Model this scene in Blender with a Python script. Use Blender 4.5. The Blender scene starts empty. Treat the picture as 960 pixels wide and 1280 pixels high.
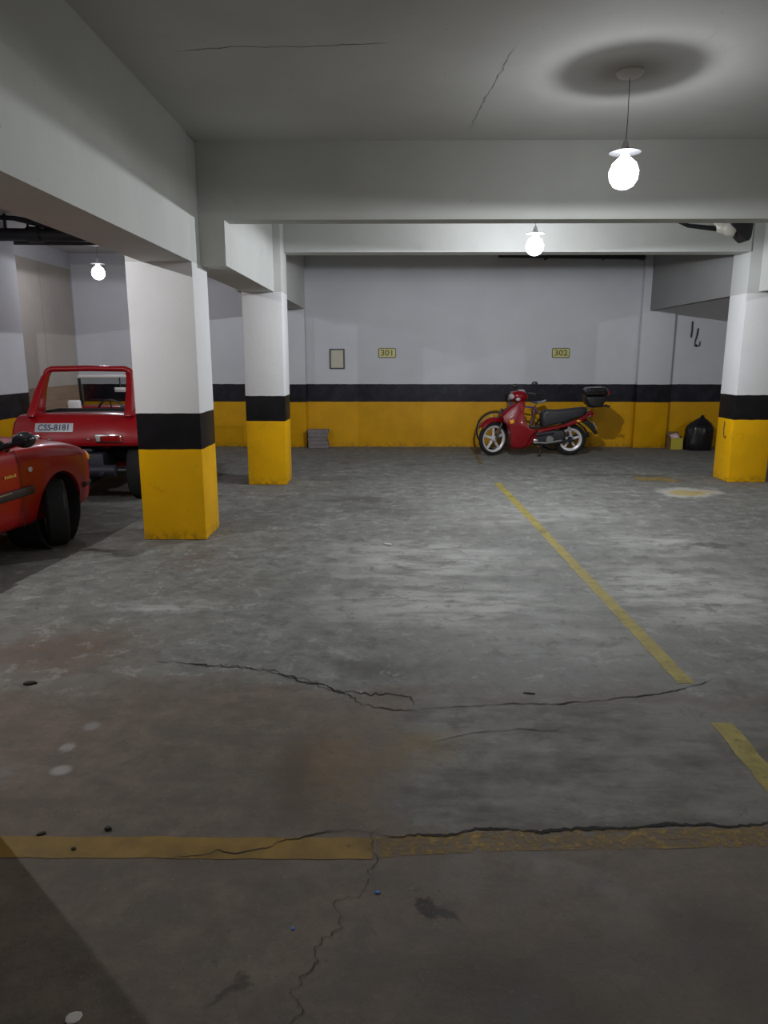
import bpy, bmesh, math, random
from mathutils import Vector, Matrix, noise
R = math.radians
PI = math.pi
scene = bpy.context.scene
col = scene.collection
random.seed(7)

# ------------------------------------------------------------------ helpers
def tag(o, label=None, cat=None, group=None, kind=None):
    if label: o['label'] = label
    if cat: o['category'] = cat
    if group: o['group'] = group
    if kind: o['kind'] = kind
    return o

def empty(name, loc=(0, 0, 0), rz=0.0):
    o = bpy.data.objects.new(name, None)
    o.empty_display_size = 0.1
    o.location = loc
    o.rotation_euler = (0, 0, rz)
    col.objects.link(o)
    return o

class MB:
    """collects shapes into one bmesh"""
    def __init__(self):
        self.bm = bmesh.new()

    def _face(self, vs):
        try:
            self.bm.faces.new(vs)
        except ValueError:
            pass

    def box(self, lo, hi, M=None):
        lo, hi = Vector(lo), Vector(hi)
        vs = []
        for z in (lo.z, hi.z):
            for x, y in ((lo.x, lo.y), (hi.x, lo.y), (hi.x, hi.y), (lo.x, hi.y)):
                p = Vector((x, y, z))
                if M: p = M @ p
                vs.append(self.bm.verts.new(p))
        for f in ((3, 2, 1, 0), (4, 5, 6, 7), (0, 1, 5, 4), (1, 2, 6, 5), (2, 3, 7, 6), (3, 0, 4, 7)):
            self._face([vs[i] for i in f])
        return self

    def loft(self, rings, caps=True, closed=True):
        rv = [[self.bm.verts.new(Vector(p)) for p in r] for r in rings]
        n = len(rv[0])
        for a, b in zip(rv[:-1], rv[1:]):
            for i in range(n if closed else n - 1):
                j = (i + 1) % n
                self._face([a[i], a[j], b[j], b[i]])
        if caps:
            self._face(list(reversed(rv[0])))
            self._face(rv[-1])
        return self

    def tube(self, pts, r, n=12, sy=1.0, caps=True):
        pts = [Vector(p) for p in pts]
        rs = r if isinstance(r, (list, tuple)) else [r] * len(pts)
        rings = []
        t0 = (pts[1] - pts[0]).normalized()
        up = Vector((0, 0, 1)) if abs(t0.z) < 0.9 else Vector((0, 1, 0))
        nrm = (up - t0 * up.dot(t0)).normalized()
        for i, p in enumerate(pts):
            if i == 0: t = pts[1] - pts[0]
            elif i == len(pts) - 1: t = pts[-1] - pts[-2]
            else: t = (pts[i + 1] - p).normalized() + (p - pts[i - 1]).normalized()
            t.normalize()
            nrm = (nrm - t * nrm.dot(t)).normalized()
            bi = t.cross(nrm)
            rings.append([p + (nrm * math.cos(2 * PI * k / n) * sy + bi * math.sin(2 * PI * k / n)) * rs[i] for k in range(n)])
        return self.loft(rings, caps)

    def lathe(self, prof, M=None, n=28, caps=True):
        rings = []
        for r, z in prof:
            ring = []
            for k in range(n):
                p = Vector((r * math.cos(2 * PI * k / n), r * math.sin(2 * PI * k / n), z))
                ring.append(M @ p if M else p)
            rings.append(ring)
        return self.loft(rings, caps)

    def ring(self, prof, c, axis='Y', n=40, M=None):
        """closed profile [(radius, across)] swept round an axis through c"""
        rings = []
        for k in range(n):
            a = 2 * PI * k / n
            ring = []
            for r, w in prof:
                if axis == 'Y': p = Vector((r * math.cos(a), w, r * math.sin(a)))
                else: p = Vector((w, r * math.cos(a), r * math.sin(a)))
                p = p + Vector(c)
                ring.append(M @ p if M else p)
            rings.append(ring)
        rings.append(rings[0])
        rv = [[self.bm.verts.new(p) for p in r] for r in rings[:-1]]
        rv.append(rv[0])
        m = len(prof)
        for a, b in zip(rv[:-1], rv[1:]):
            for i in range(m):
                j = (i + 1) % m
                self._face([a[i], a[j], b[j], b[i]])
        return self

    def pillow(self, poly, w, inset=0.85, M=None, y0=0.0):
        """polygon in x-z given thickness across y with softened sides"""
        cx = sum(p[0] for p in poly) / len(poly)
        cz = sum(p[1] for p in poly) / len(poly)
        wf = w if callable(w) else (lambda x, z: w)
        rings = []
        for s, k in ((-1, inset), (-0.75, 1.0), (0.75, 1.0), (1, inset)):
            ring = []
            for x, z in poly:
                p = Vector((cx + (x - cx) * k, y0 + s * wf(x, z), cz + (z - cz) * k))
                ring.append(M @ p if M else p)
            rings.append(ring)
        return self.loft(rings)

    def ell(self, c, s, n=20, m=12, M=None):
        rings = []
        for i in range(1, m):
            th = PI * i / m
            ring = []
            for k in range(n):
                a = 2 * PI * k / n
                p = Vector((c[0] + s[0] * math.sin(th) * math.cos(a), c[1] + s[1] * math.sin(th) * math.sin(a), c[2] - s[2] * math.cos(th)))
                ring.append(M @ p if M else p)
            rings.append(ring)
        return self.loft(rings)

    def build(self, name, m, parent=None, smooth=True, bevel=0.0, seg=2, sub=0, cutters=None, angle=35, loc=None):
        bmesh.ops.recalc_face_normals(self.bm, faces=self.bm.faces)
        if loc is not None:
            bmesh.ops.translate(self.bm, verts=self.bm.verts, vec=-Vector(loc))
        me = bpy.data.meshes.new(name)
        self.bm.to_mesh(me)
        self.bm.free()
        o = bpy.data.objects.new(name, me)
        col.objects.link(o)
        me.materials.append(m)
        tmp = []
        if sub:
            s = o.modifiers.new('sub', 'SUBSURF'); s.levels = sub; s.render_levels = sub
        if cutters:
            for cb in cutters:
                bmesh.ops.recalc_face_normals(cb.bm, faces=cb.bm.faces)
                cm = bpy.data.meshes.new('cut'); cb.bm.to_mesh(cm); cb.bm.free()
                co = bpy.data.objects.new('cut', cm); col.objects.link(co); tmp.append((co, cm))
                b = o.modifiers.new('cut', 'BOOLEAN'); b.operation = 'DIFFERENCE'; b.object = co; b.solver = 'EXACT'
        if bevel:
            b = o.modifiers.new('bevel', 'BEVEL'); b.width = bevel; b.segments = seg; b.limit_method = 'ANGLE'; b.angle_limit = R(angle)
        if sub or cutters or bevel:
            bpy.context.view_layer.update()
            dg = bpy.context.evaluated_depsgraph_get()
            me2 = bpy.data.meshes.new_from_object(o.evaluated_get(dg))
            o.modifiers.clear()
            o.data = me2
            me2.name = name
            bpy.data.meshes.remove(me)
            me = me2
            for co, cm in tmp:
                bpy.data.objects.remove(co); bpy.data.meshes.remove(cm)
        if smooth:
            me.shade_smooth()
            b2 = bmesh.new(); b2.from_mesh(me)
            for e in b2.edges:
                if len(e.link_faces) == 2 and e.calc_face_angle(0) > R(angle):
                    e.smooth = False
            b2.to_mesh(me); b2.free()
        if loc is not None: o.location = loc
        if parent: o.parent = parent
        return o

def text_mesh(name, s, size, m, M, parent, extrude=0.002, bold=0.0, xs=1.0):
    cu = bpy.data.curves.new(name, 'FONT')
    cu.body = s; cu.size = size; cu.extrude = extrude; cu.offset = bold
    cu.align_x = 'CENTER'; cu.align_y = 'CENTER'
    t = bpy.data.objects.new(name, cu); col.objects.link(t)
    bpy.context.view_layer.update()
    me = bpy.data.meshes.new_from_object(t.evaluated_get(bpy.context.evaluated_depsgraph_get()))
    bpy.data.objects.remove(t); bpy.data.curves.remove(cu)
    me.transform(M @ Matrix.Diagonal((xs, 1, 1, 1)))
    me.materials.clear(); me.materials.append(m)
    o = bpy.data.objects.new(name, me); col.objects.link(o)
    o.parent = parent
    return o

# ------------------------------------------------------------------ materials
class NT:
    def __init__(self, name):
        self.m = bpy.data.materials.new(name); self.m.use_nodes = True
        self.t = self.m.node_tree; self.b = self.t.nodes['Principled BSDF']; self.out = self.t.nodes['Material Output']
        self._pos = None
    def n(self, typ, **kw):
        nd = self.t.nodes.new(typ)
        for k, v in kw.items(): setattr(nd, k, v)
        return nd
    def l(self, a, b): self.t.links.new(a, b)
    def pos(self):
        if self._pos is None: self._pos = self.n('ShaderNodeNewGeometry').outputs['Position']
        return self._pos
    def noise(self, scale, detail=4, rough=0.55, vec=None, dist=0.0, sc3=None):
        v = vec or self.pos()
        if sc3:
            mp = self.n('ShaderNodeMapping'); mp.inputs['Scale'].default_value = sc3
            self.l(v, mp.inputs[0]); v = mp.outputs[0]
        nd = self.n('ShaderNodeTexNoise')
        nd.inputs['Scale'].default_value = scale; nd.inputs['Detail'].default_value = detail
        nd.inputs['Roughness'].default_value = rough; nd.inputs['Distortion'].default_value = dist
        self.l(v, nd.inputs['Vector'])
        return nd.outputs['Fac']
    def rng(self, v, a, b, c=0.0, d=1.0, smooth=True):
        nd = self.n('ShaderNodeMapRange')
        if smooth: nd.interpolation_type = 'SMOOTHSTEP'
        for i, x in zip((1, 2, 3, 4), (a, b, c, d)): nd.inputs[i].default_value = x
        self.l(v, nd.inputs[0]); return nd.outputs[0]
    def math(self, op, a, b=None, clamp=False):
        nd = self.n('ShaderNodeMath', operation=op); nd.use_clamp = clamp
        for i, x in enumerate((a, b)):
            if x is None: continue
            if isinstance(x, (int, float)): nd.inputs[i].default_value = x
            else: self.l(x, nd.inputs[i])
        return nd.outputs[0]
    def mix(self, f, a, b, blend='MIX'):
        nd = self.n('ShaderNodeMix', data_type='RGBA', blend_type=blend)
        for i, x in ((0, f), (6, a), (7, b)):
            if isinstance(x, (int, float)): nd.inputs[i].default_value = x
            elif isinstance(x, tuple): nd.inputs[i].default_value = x if len(x) == 4 else (*x, 1)
            else: self.l(x, nd.inputs[i])
        return nd.outputs[2]
    def bump(self, h, strength=0.2, dist=0.01):
        nd = self.n('ShaderNodeBump'); nd.inputs['Strength'].default_value = strength; nd.inputs['Distance'].default_value = dist
        self.l(h, nd.inputs['Height']); self.l(nd.outputs[0], self.b.inputs['Normal'])

def mat(name, c, rough=0.5, metal=0.0, var=0.08, scale=14.0, coat=0.0, bump=0.0, bscale=60.0, emit=None, spec=0.5):
    t = NT(name)
    f = t.noise(scale, 3)
    lo = tuple(x * (1 - var) for x in c); hi = tuple(min(1, x * (1 + var)) for x in c)
    t.l(t.mix(f, lo, hi), t.b.inputs['Base Color'])
    t.b.inputs['Roughness'].default_value = rough
    t.b.inputs['Metallic'].default_value = metal
    t.b.inputs['Coat Weight'].default_value = coat
    t.b.inputs['Coat Roughness'].default_value = 0.06
    t.b.inputs['Specular IOR Level'].default_value = spec
    if bump: t.bump(t.noise(bscale, 4), bump, 0.01)
    return t.m

YEL_Z, BLK_Z = 0.812, 1.125
def paint_mat(name, white, yellow, dirt=0.35, vrough=0.45, upper=None, black=((0.006, 0.006, 0.009), (0.022, 0.022, 0.036))):
    """white emulsion over a black band over yellow enamel, as painted on walls and pillars"""
    t = NT(name)
    sep = t.n('ShaderNodeSeparateXYZ'); t.l(t.pos(), sep.inputs[0])
    z = t.math('ADD', sep.outputs[2], t.math('MULTIPLY', t.math('SUBTRACT', t.noise(9, 2), 0.5), 0.012))
    isblk = t.math('LESS_THAN', z, BLK_Z)
    isyel = t.math('LESS_THAN', z, YEL_Z)
    w = t.mix(t.rng(t.noise(1.3, 5, 0.6), 0.3, 0.75), tuple(x * 0.93 for x in white), white)
    w = t.mix(t.math('MULTIPLY', t.rng(t.noise(26, 3, 0.6), 0.66, 0.76), 0.25), w, tuple(x * 0.6 for x in white))
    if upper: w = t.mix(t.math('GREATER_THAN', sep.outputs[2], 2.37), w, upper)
    b = t.mix(t.rng(t.noise(5, 4, 0.65), 0.35, 0.8), *black)
    y = t.mix(t.rng(t.noise(2.2, 5, 0.6), 0.3, 0.7), tuple(x * 0.86 for x in yellow), yellow)
    sc = t.math('MULTIPLY', t.rng(t.noise(7, 6, 0.7, dist=0.6), 0.58, 0.74), dirt)
    low = t.rng(z, 0.0, 0.12, 1.0, 0.0)
    sc = t.math('ADD', sc, t.math('MULTIPLY', t.math('MULTIPLY', low, t.rng(t.noise(18, 5, 0.7), 0.42, 0.62)), 0.55), True)
    y = t.mix(sc, y, (0.10, 0.075, 0.02))
    c = t.mix(isyel, t.mix(isblk, w, b), y)
    t.l(c, t.b.inputs['Base Color'])
    t.l(t.rng(isblk, 0, 1, 0.75, vrough), t.b.inputs['Roughness'])
    t.b.inputs['Specular IOR Level'].default_value = 0.28
    t.bump(t.noise(22, 5, 0.6), 0.18, 0.012)
    return t.m

M = {}
M['wall'] = paint_mat('wall_paint', (0.595, 0.605, 0.63), (0.64, 0.325, 0.001), 0.10)
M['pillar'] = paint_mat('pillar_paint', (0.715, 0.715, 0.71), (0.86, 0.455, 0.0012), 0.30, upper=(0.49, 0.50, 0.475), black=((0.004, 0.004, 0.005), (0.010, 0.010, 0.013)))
def concrete_white(name, c):
    t = NT(name)
    a = t.mix(t.rng(t.noise(0.9, 5, 0.6), 0.3, 0.72), tuple(x * 0.88 for x in c), c)
    st = t.rng(t.noise(2.6, 6, 0.7, dist=0.8), 0.60, 0.78)
    a = t.mix(t.math('MULTIPLY', st, 0.22), a, (0.20, 0.19, 0.17))
    sp = t.rng(t.noise(40, 2, 0.5), 0.73, 0.78)
    a = t.mix(t.math('MULTIPLY', sp, 0.5), a, (0.15, 0.14, 0.13))
    t.l(a, t.b.inputs['Base Color']); t.b.inputs['Roughness'].default_value = 0.8
    t.bump(t.noise(14, 5, 0.6), 0.15, 0.012)
    return t.m
M['beam'] = concrete_white('beam_paint', (0.52, 0.53, 0.50))
M['ceiling'] = concrete_white('ceiling_paint', (0.52, 0.52, 0.505))
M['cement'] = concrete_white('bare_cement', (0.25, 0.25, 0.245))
M['beige'] = concrete_white('beige_panel_paint', (0.46, 0.42, 0.37))

M['car_red'] = mat('red_car_paint', (0.25, 0.004, 0.003), 0.35, 0, 0.06, 3, coat=0.4, spec=0.3)
M['buggy_red'] = mat('red_fibreglass', (0.27, 0.004, 0.008), 0.28, 0, 0.06, 3, coat=0.6, spec=0.3)
M['moto_red'] = mat('red_motorcycle_plastic', (0.20, 0.002, 0.006), 0.3, 0, 0.06, 6, coat=0.4, spec=0.3)
M['rubber'] = mat('black_rubber', (0.006, 0.006, 0.0065), 0.85, 0, 0.15, 30, bump=0.2)
M['black'] = mat('black_plastic', (0.012, 0.012, 0.014), 0.45, 0, 0.15, 20)
M['gloss_black'] = mat('glossy_black_plastic', (0.010, 0.010, 0.012), 0.18, 0, 0.1, 20)
M['vinyl'] = mat('black_vinyl', (0.018, 0.018, 0.022), 0.5, 0, 0.15, 25, bump=0.15)
M['steel'] = mat('steel', (0.45, 0.45, 0.46), 0.35, 1.0, 0.1, 30)
M['chrome'] = mat('chrome', (0.75, 0.75, 0.76), 0.12, 1.0, 0.04, 30)
M['alloy'] = mat('silver_wheel_paint', (0.62, 0.60, 0.60), 0.35, 0.3, 0.08, 25)
M['dark_metal'] = mat('dark_metal', (0.05, 0.05, 0.055), 0.45, 0.7, 0.2, 30)
M['red_lens'] = mat('red_lens', (0.28, 0.008, 0.008), 0.12, 0, 0.1, 60, coat=0.5)
M['amber'] = mat('amber_lens', (0.75, 0.36, 0.02), 0.15, 0, 0.1, 60, coat=0.5)
M['clear_lens'] = mat('clear_lens', (0.40, 0.40, 0.40), 0.1, 0, 0.1, 60, coat=0.5)
M['white'] = mat('white_plastic', (0.72, 0.71, 0.69), 0.5, 0, 0.06, 20)
M['plate'] = mat('grey_plate_enamel', (0.42, 0.43, 0.45), 0.4, 0, 0.06, 40)
M['plate_ink'] = mat('plate_ink', (0.02, 0.03, 0.08), 0.5)
M['gold'] = mat('gold_lettering', (0.62, 0.40, 0.08), 0.35, 0.4)
M['purple'] = mat('purple_frame_paint', (0.10, 0.045, 0.20), 0.35, 0, 0.1, 20, coat=0.4)
M['saddle'] = mat('grey_saddle_vinyl', (0.22, 0.25, 0.30), 0.4, 0, 0.1, 30)
M['sign'] = mat('sign_yellow_enamel', (0.60, 0.58, 0.22), 0.45, 0, 0.08, 30)
M['sign_ink'] = mat('sign_olive_ink', (0.16, 0.14, 0.035), 0.5)
M['sign_edge'] = mat('sign_edge', (0.13, 0.12, 0.05), 0.5)
M['frame_dark'] = mat('dark_frame', (0.035, 0.033, 0.035), 0.5)
M['paper'] = mat('aged_paper', (0.52, 0.49, 0.38), 0.7, 0, 0.06, 20)
M['bag'] = mat('black_bin_liner', (0.008, 0.008, 0.010), 0.3, 0, 0.1, 20, bump=0.35, bscale=16)
M['carton'] = mat('yellow_green_carton', (0.42, 0.36, 0.03), 0.7, 0, 0.2, 18)
M['carton_side'] = mat('brown_carton', (0.16, 0.10, 0.04), 0.8, 0, 0.2, 18)
M['pinkbag'] = mat('pinkish_plastic_bag', (0.62, 0.45, 0.50), 0.35, 0, 0.15, 25, bump=0.4)
M['slab'] = mat('grey_cement', (0.20, 0.175, 0.17), 0.9, 0, 0.25, 12, bump=0.4)
M['pvc_black'] = mat('black_pipe', (0.008, 0.007, 0.010), 0.5, 0, 0.2, 10)
M['pvc_cream'] = mat('cream_pipe', (0.50, 0.49, 0.42), 0.4, 0, 0.08, 10)
M['cord'] = mat('grey_cord', (0.10, 0.10, 0.11), 0.6)
M['plate_grey'] = mat('dull_grey_plate', (0.012, 0.012, 0.014), 0.7)
M['porcelain'] = mat('white_porcelain', (0.7, 0.7, 0.7), 0.3)
M['scrap_white'] = mat('pale_scrap', (0.55, 0.54, 0.50), 0.8)
M['scrap_dark'] = mat('dark_scrap', (0.02, 0.017, 0.015), 0.8)
M['scrap_blue'] = mat('blue_scrap', (0.05, 0.16, 0.55), 0.6)
M['iron'] = mat('dark_iron', (0.015, 0.015, 0.025), 0.6)
M['mirror'] = mat('mirror_glass', (0.55, 0.55, 0.58), 0.06, 1.0, 0.02)

def glass(name, tint, fac, rough=0.02):
    t = NT(name)
    tr = t.n('ShaderNodeBsdfTransparent'); tr.inputs[0].default_value = (*tint, 1)
    gl = t.n('ShaderNodeBsdfGlossy'); gl.inputs['Roughness'].default_value = rough
    gl.inputs[0].default_value = (0.8, 0.8, 0.8, 1)
    fr = t.n('ShaderNodeFresnel'); fr.inputs[0].default_value = 1.45
    f = t.math('ADD', fr.outputs[0], fac * t_noise(t), True)
    mx = t.n('ShaderNodeMixShader'); t.l(f, mx.inputs[0]); t.l(tr.outputs[0], mx.inputs[1]); t.l(gl.outputs[0], mx.inputs[2])
    t.l(mx.outputs[0], t.out.inputs[0])
    return t.m
def t_noise(t): return 1.0
M['windshield'] = glass('windshield_glass', (0.75, 0.77, 0.76), 0.02)
M['car_glass'] = glass('tinted_car_glass', (0.10, 0.11, 0.11), 0.0)

def bulb_mat(name, strength, c):
    t = NT(name)
    tr = t.n('ShaderNodeBsdfTransparent')
    em = t.n('ShaderNodeEmission'); em.inputs[0].default_value = (*c, 1); em.inputs[1].default_value = strength
    lw = t.n('ShaderNodeLayerWeight'); lw.inputs[0].default_value = 0.3
    f = t.rng(lw.outputs['Facing'], 0.0, 1.0, 0.35, 0.22)
    mx = t.n('ShaderNodeMixShader'); t.l(f, mx.inputs[0]); t.l(tr.outputs[0], mx.inputs[1]); t.l(em.outputs[0], mx.inputs[2])
    t.l(mx.outputs[0], t.out.inputs[0])
    return t.m
M['bulb'] = bulb_mat('frosted_lit_bulb', 14.0, (0.93, 0.96, 1.0))

# stone cladding for the low wall of the left recess
def stone_mat():
    t = NT('stone_cladding')
    mp = t.n('ShaderNodeMapping'); mp.inputs['Rotation'].default_value = (0, 0, R(90)); t.l(t.pos(), mp.inputs[0])
    cb = t.n('ShaderNodeCombineXYZ'); sp = t.n('ShaderNodeSeparateXYZ'); t.l(t.pos(), sp.inputs[0])
    t.l(sp.outputs[1], cb.inputs[0]); t.l(sp.outputs[2], cb.inputs[1])
    br = t.n('ShaderNodeTexBrick'); t.l(cb.outputs[0], br.inputs['Vector'])
    br.inputs['Scale'].default_value = 2.2; br.inputs['Color1'].default_value = (0.36, 0.25, 0.16, 1); br.inputs['Color2'].default_value = (0.27, 0.19, 0.13, 1)
    br.inputs['Mortar'].default_value = (0.22, 0.16, 0.12, 1); br.inputs['Mortar Size'].default_value = 0.012
    br.inputs['Brick Width'].default_value = 0.7; br.inputs['Row Height'].default_value = 0.22
    c = t.mix(t.rng(t.noise(6, 5, 0.65), 0.3, 0.7), br.outputs[0], (0.30, 0.22, 0.15))
    t.l(c, t.b.inputs['Base Color']); t.b.inputs['Roughness'].default_value = 0.8
    t.bump(t.noise(18, 5, 0.6), 0.4, 0.02)
    return t.m
M['stone'] = stone_mat()

# floor: worn concrete slab with stains, patches and wear that have shapes of their own
def floor_mat():
    t = NT('worn_concrete')
    warp = t.n('ShaderNodeTexNoise'); warp.inputs['Scale'].default_value = 2.6; warp.inputs['Detail'].default_value = 6; warp.inputs['Roughness'].default_value = 0.65
    t.l(t.pos(), warp.inputs['Vector'])
    sub = t.n('ShaderNodeVectorMath', operation='SUBTRACT'); t.l(warp.outputs['Color'], sub.inputs[0]); sub.inputs[1].default_value = (0.5, 0.5, 0.5)
    scl = t.n('ShaderNodeVectorMath', operation='SCALE'); t.l(sub.outputs[0], scl.inputs[0]); scl.inputs['Scale'].default_value = 0.75
    add = t.n('ShaderNodeVectorMath', operation='ADD'); t.l(t.pos(), add.inputs[0]); t.l(scl.outputs[0], add.inputs[1])
    wp = add.outputs[0]
    sepw = t.n('ShaderNodeSeparateXYZ'); t.l(wp, sepw.inputs[0])
    sep = t.n('ShaderNodeSeparateXYZ'); t.l(t.pos(), sep.inputs[0])
    fine = t.noise(34, 8, 0.75); mid = t.noise(7.0, 10, 0.74, dist=0.25); big = t.noise(0.8, 5, 0.6)
    streak = t.noise(3.2, 6, 0.7, sc3=(0.55, 1.5, 1))
    c = t.mix(t.rng(mid, 0.3, 0.72), FL_A, FL_B)
    c = t.mix(t.rng(big, 0.35, 0.68), c, FL_C, 'MIX') if False else c
    c = t.mix(t.math('MULTIPLY', t.rng(big, 0.38, 0.65), 0.35), c, (0.14, 0.135, 0.117))
    # the older, oil-browned slab nearest the entrance: a different pour
    # its edge follows the long cracks
    e1 = t.math('ADD', sepw.outputs[1], t.math('MULTIPLY', sep.outputs[0], -0.02))
    brown = t.rng(e1, 3.18, 3.40, 1.0, 0.0)
    brc = t.mix(t.rng(mid, 0.28, 0.72), BR_A, BR_B)
    brc = t.mix(t.math('MULTIPLY', t.rng(streak, 0.4, 0.7), 0.5), brc, BR_C)
    c = t.mix(t.math('MULTIPLY', brown, 0.92), c, brc)
    # greyer strip right of the joint and in front of the wide crack
    gx = t.math('ADD', sepw.outputs[0], t.math('MULTIPLY', t.math('SUBTRACT', sep.outputs[1], 2.2), -0.1))
    g1 = t.math('MULTIPLY', t.rng(gx, -0.06, 0.08), t.math('MULTIPLY', t.rng(sep.outputs[1], 2.17, 2.24), t.rng(sepw.outputs[1], 3.1, 3.4, 1.0, 0.0)))
    gc = t.mix(t.rng(streak, 0.32, 0.66), (0.070, 0.064, 0.055), (0.178, 0.172, 0.153))
    c = t.mix(t.math('MULTIPLY', g1, 0.85), c, gc)
    # blobs: x, y, rx, ry, softness, colour, strength, broken-up
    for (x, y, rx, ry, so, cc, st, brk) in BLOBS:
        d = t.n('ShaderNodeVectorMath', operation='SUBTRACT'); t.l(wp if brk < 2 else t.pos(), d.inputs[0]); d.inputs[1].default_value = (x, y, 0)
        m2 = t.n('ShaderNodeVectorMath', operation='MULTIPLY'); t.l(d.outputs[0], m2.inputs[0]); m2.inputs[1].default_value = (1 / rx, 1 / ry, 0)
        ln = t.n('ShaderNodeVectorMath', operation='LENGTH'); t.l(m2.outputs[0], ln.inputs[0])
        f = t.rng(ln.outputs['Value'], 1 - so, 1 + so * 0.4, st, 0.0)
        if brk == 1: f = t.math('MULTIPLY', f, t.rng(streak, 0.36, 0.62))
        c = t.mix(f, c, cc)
    # pits, specks and pale wear
    pat = t.noise(5.0, 10, 0.78, dist=0.35)
    c = t.mix(t.math('MULTIPLY', t.math('MULTIPLY', t.rng(pat, 0.545, 0.60), t.rng(brown, 0, 1, 1.0, 0.10)), 0.38), c, (0.33, 0.33, 0.305))
    c = t.mix(t.math('MULTIPLY', t.rng(pat, 0.46, 0.40), 0.55), c, (0.085, 0.082, 0.072))
    for vs_, th, cc, st in ((30, 0.10, (0.42, 0.41, 0.38), 0.6), (22, 0.12, (0.03, 0.027, 0.025), 0.75), (55, 0.13, (0.04, 0.035, 0.03), 0.6)):
        vo = t.n('ShaderNodeTexVoronoi'); vo.inputs['Scale'].default_value = vs_; t.l(wp, vo.inputs['Vector'])
        sc_ = t.n('ShaderNodeSeparateColor'); t.l(vo.outputs['Color'], sc_.inputs[0])
        f = t.math('MULTIPLY', t.rng(vo.outputs['Distance'], th * 0.5, th, 1.0, 0.0), t.rng(sc_.outputs[0], 0.55, 0.62))
        c = t.mix(t.math('MULTIPLY', f, st), c, cc)
    c = t.mix(t.math('MULTIPLY', t.rng(fine, 0.60, 0.72), 0.35), c, (0.30, 0.295, 0.27))
    c = t.mix(t.math('MULTIPLY', t.rng(t.noise(60, 3, 0.6), 0.66, 0.72), 0.55), c, (0.045, 0.04, 0.035))
    c = t.mix(t.math('MULTIPLY', t.rng(t.noise(24, 5, 0.75, dist=1.0), 0.60, 0.70), 0.30), c, (0.06, 0.055, 0.05))
    t.l(c, t.b.inputs['Base Color'])
    t.l(t.rng(mid, 0.3, 0.7, 0.62, 0.85), t.b.inputs['Roughness'])
    t.b.inputs['Specular IOR Level'].default_value = 0.35
    h = t.math('ADD', t.math('MULTIPLY', mid, 0.7), t.math('MULTIPLY', fine, 0.3))
    t.bump(h, 0.35, 0.015)
    return t.m
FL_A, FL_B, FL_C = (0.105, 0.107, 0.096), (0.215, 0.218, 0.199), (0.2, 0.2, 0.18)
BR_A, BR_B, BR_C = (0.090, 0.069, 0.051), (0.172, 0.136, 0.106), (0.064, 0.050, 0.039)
PALE = (0.37, 0.37, 0.345); DARK = (0.055, 0.05, 0.045); RED = (0.12, 0.075, 0.052)
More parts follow.
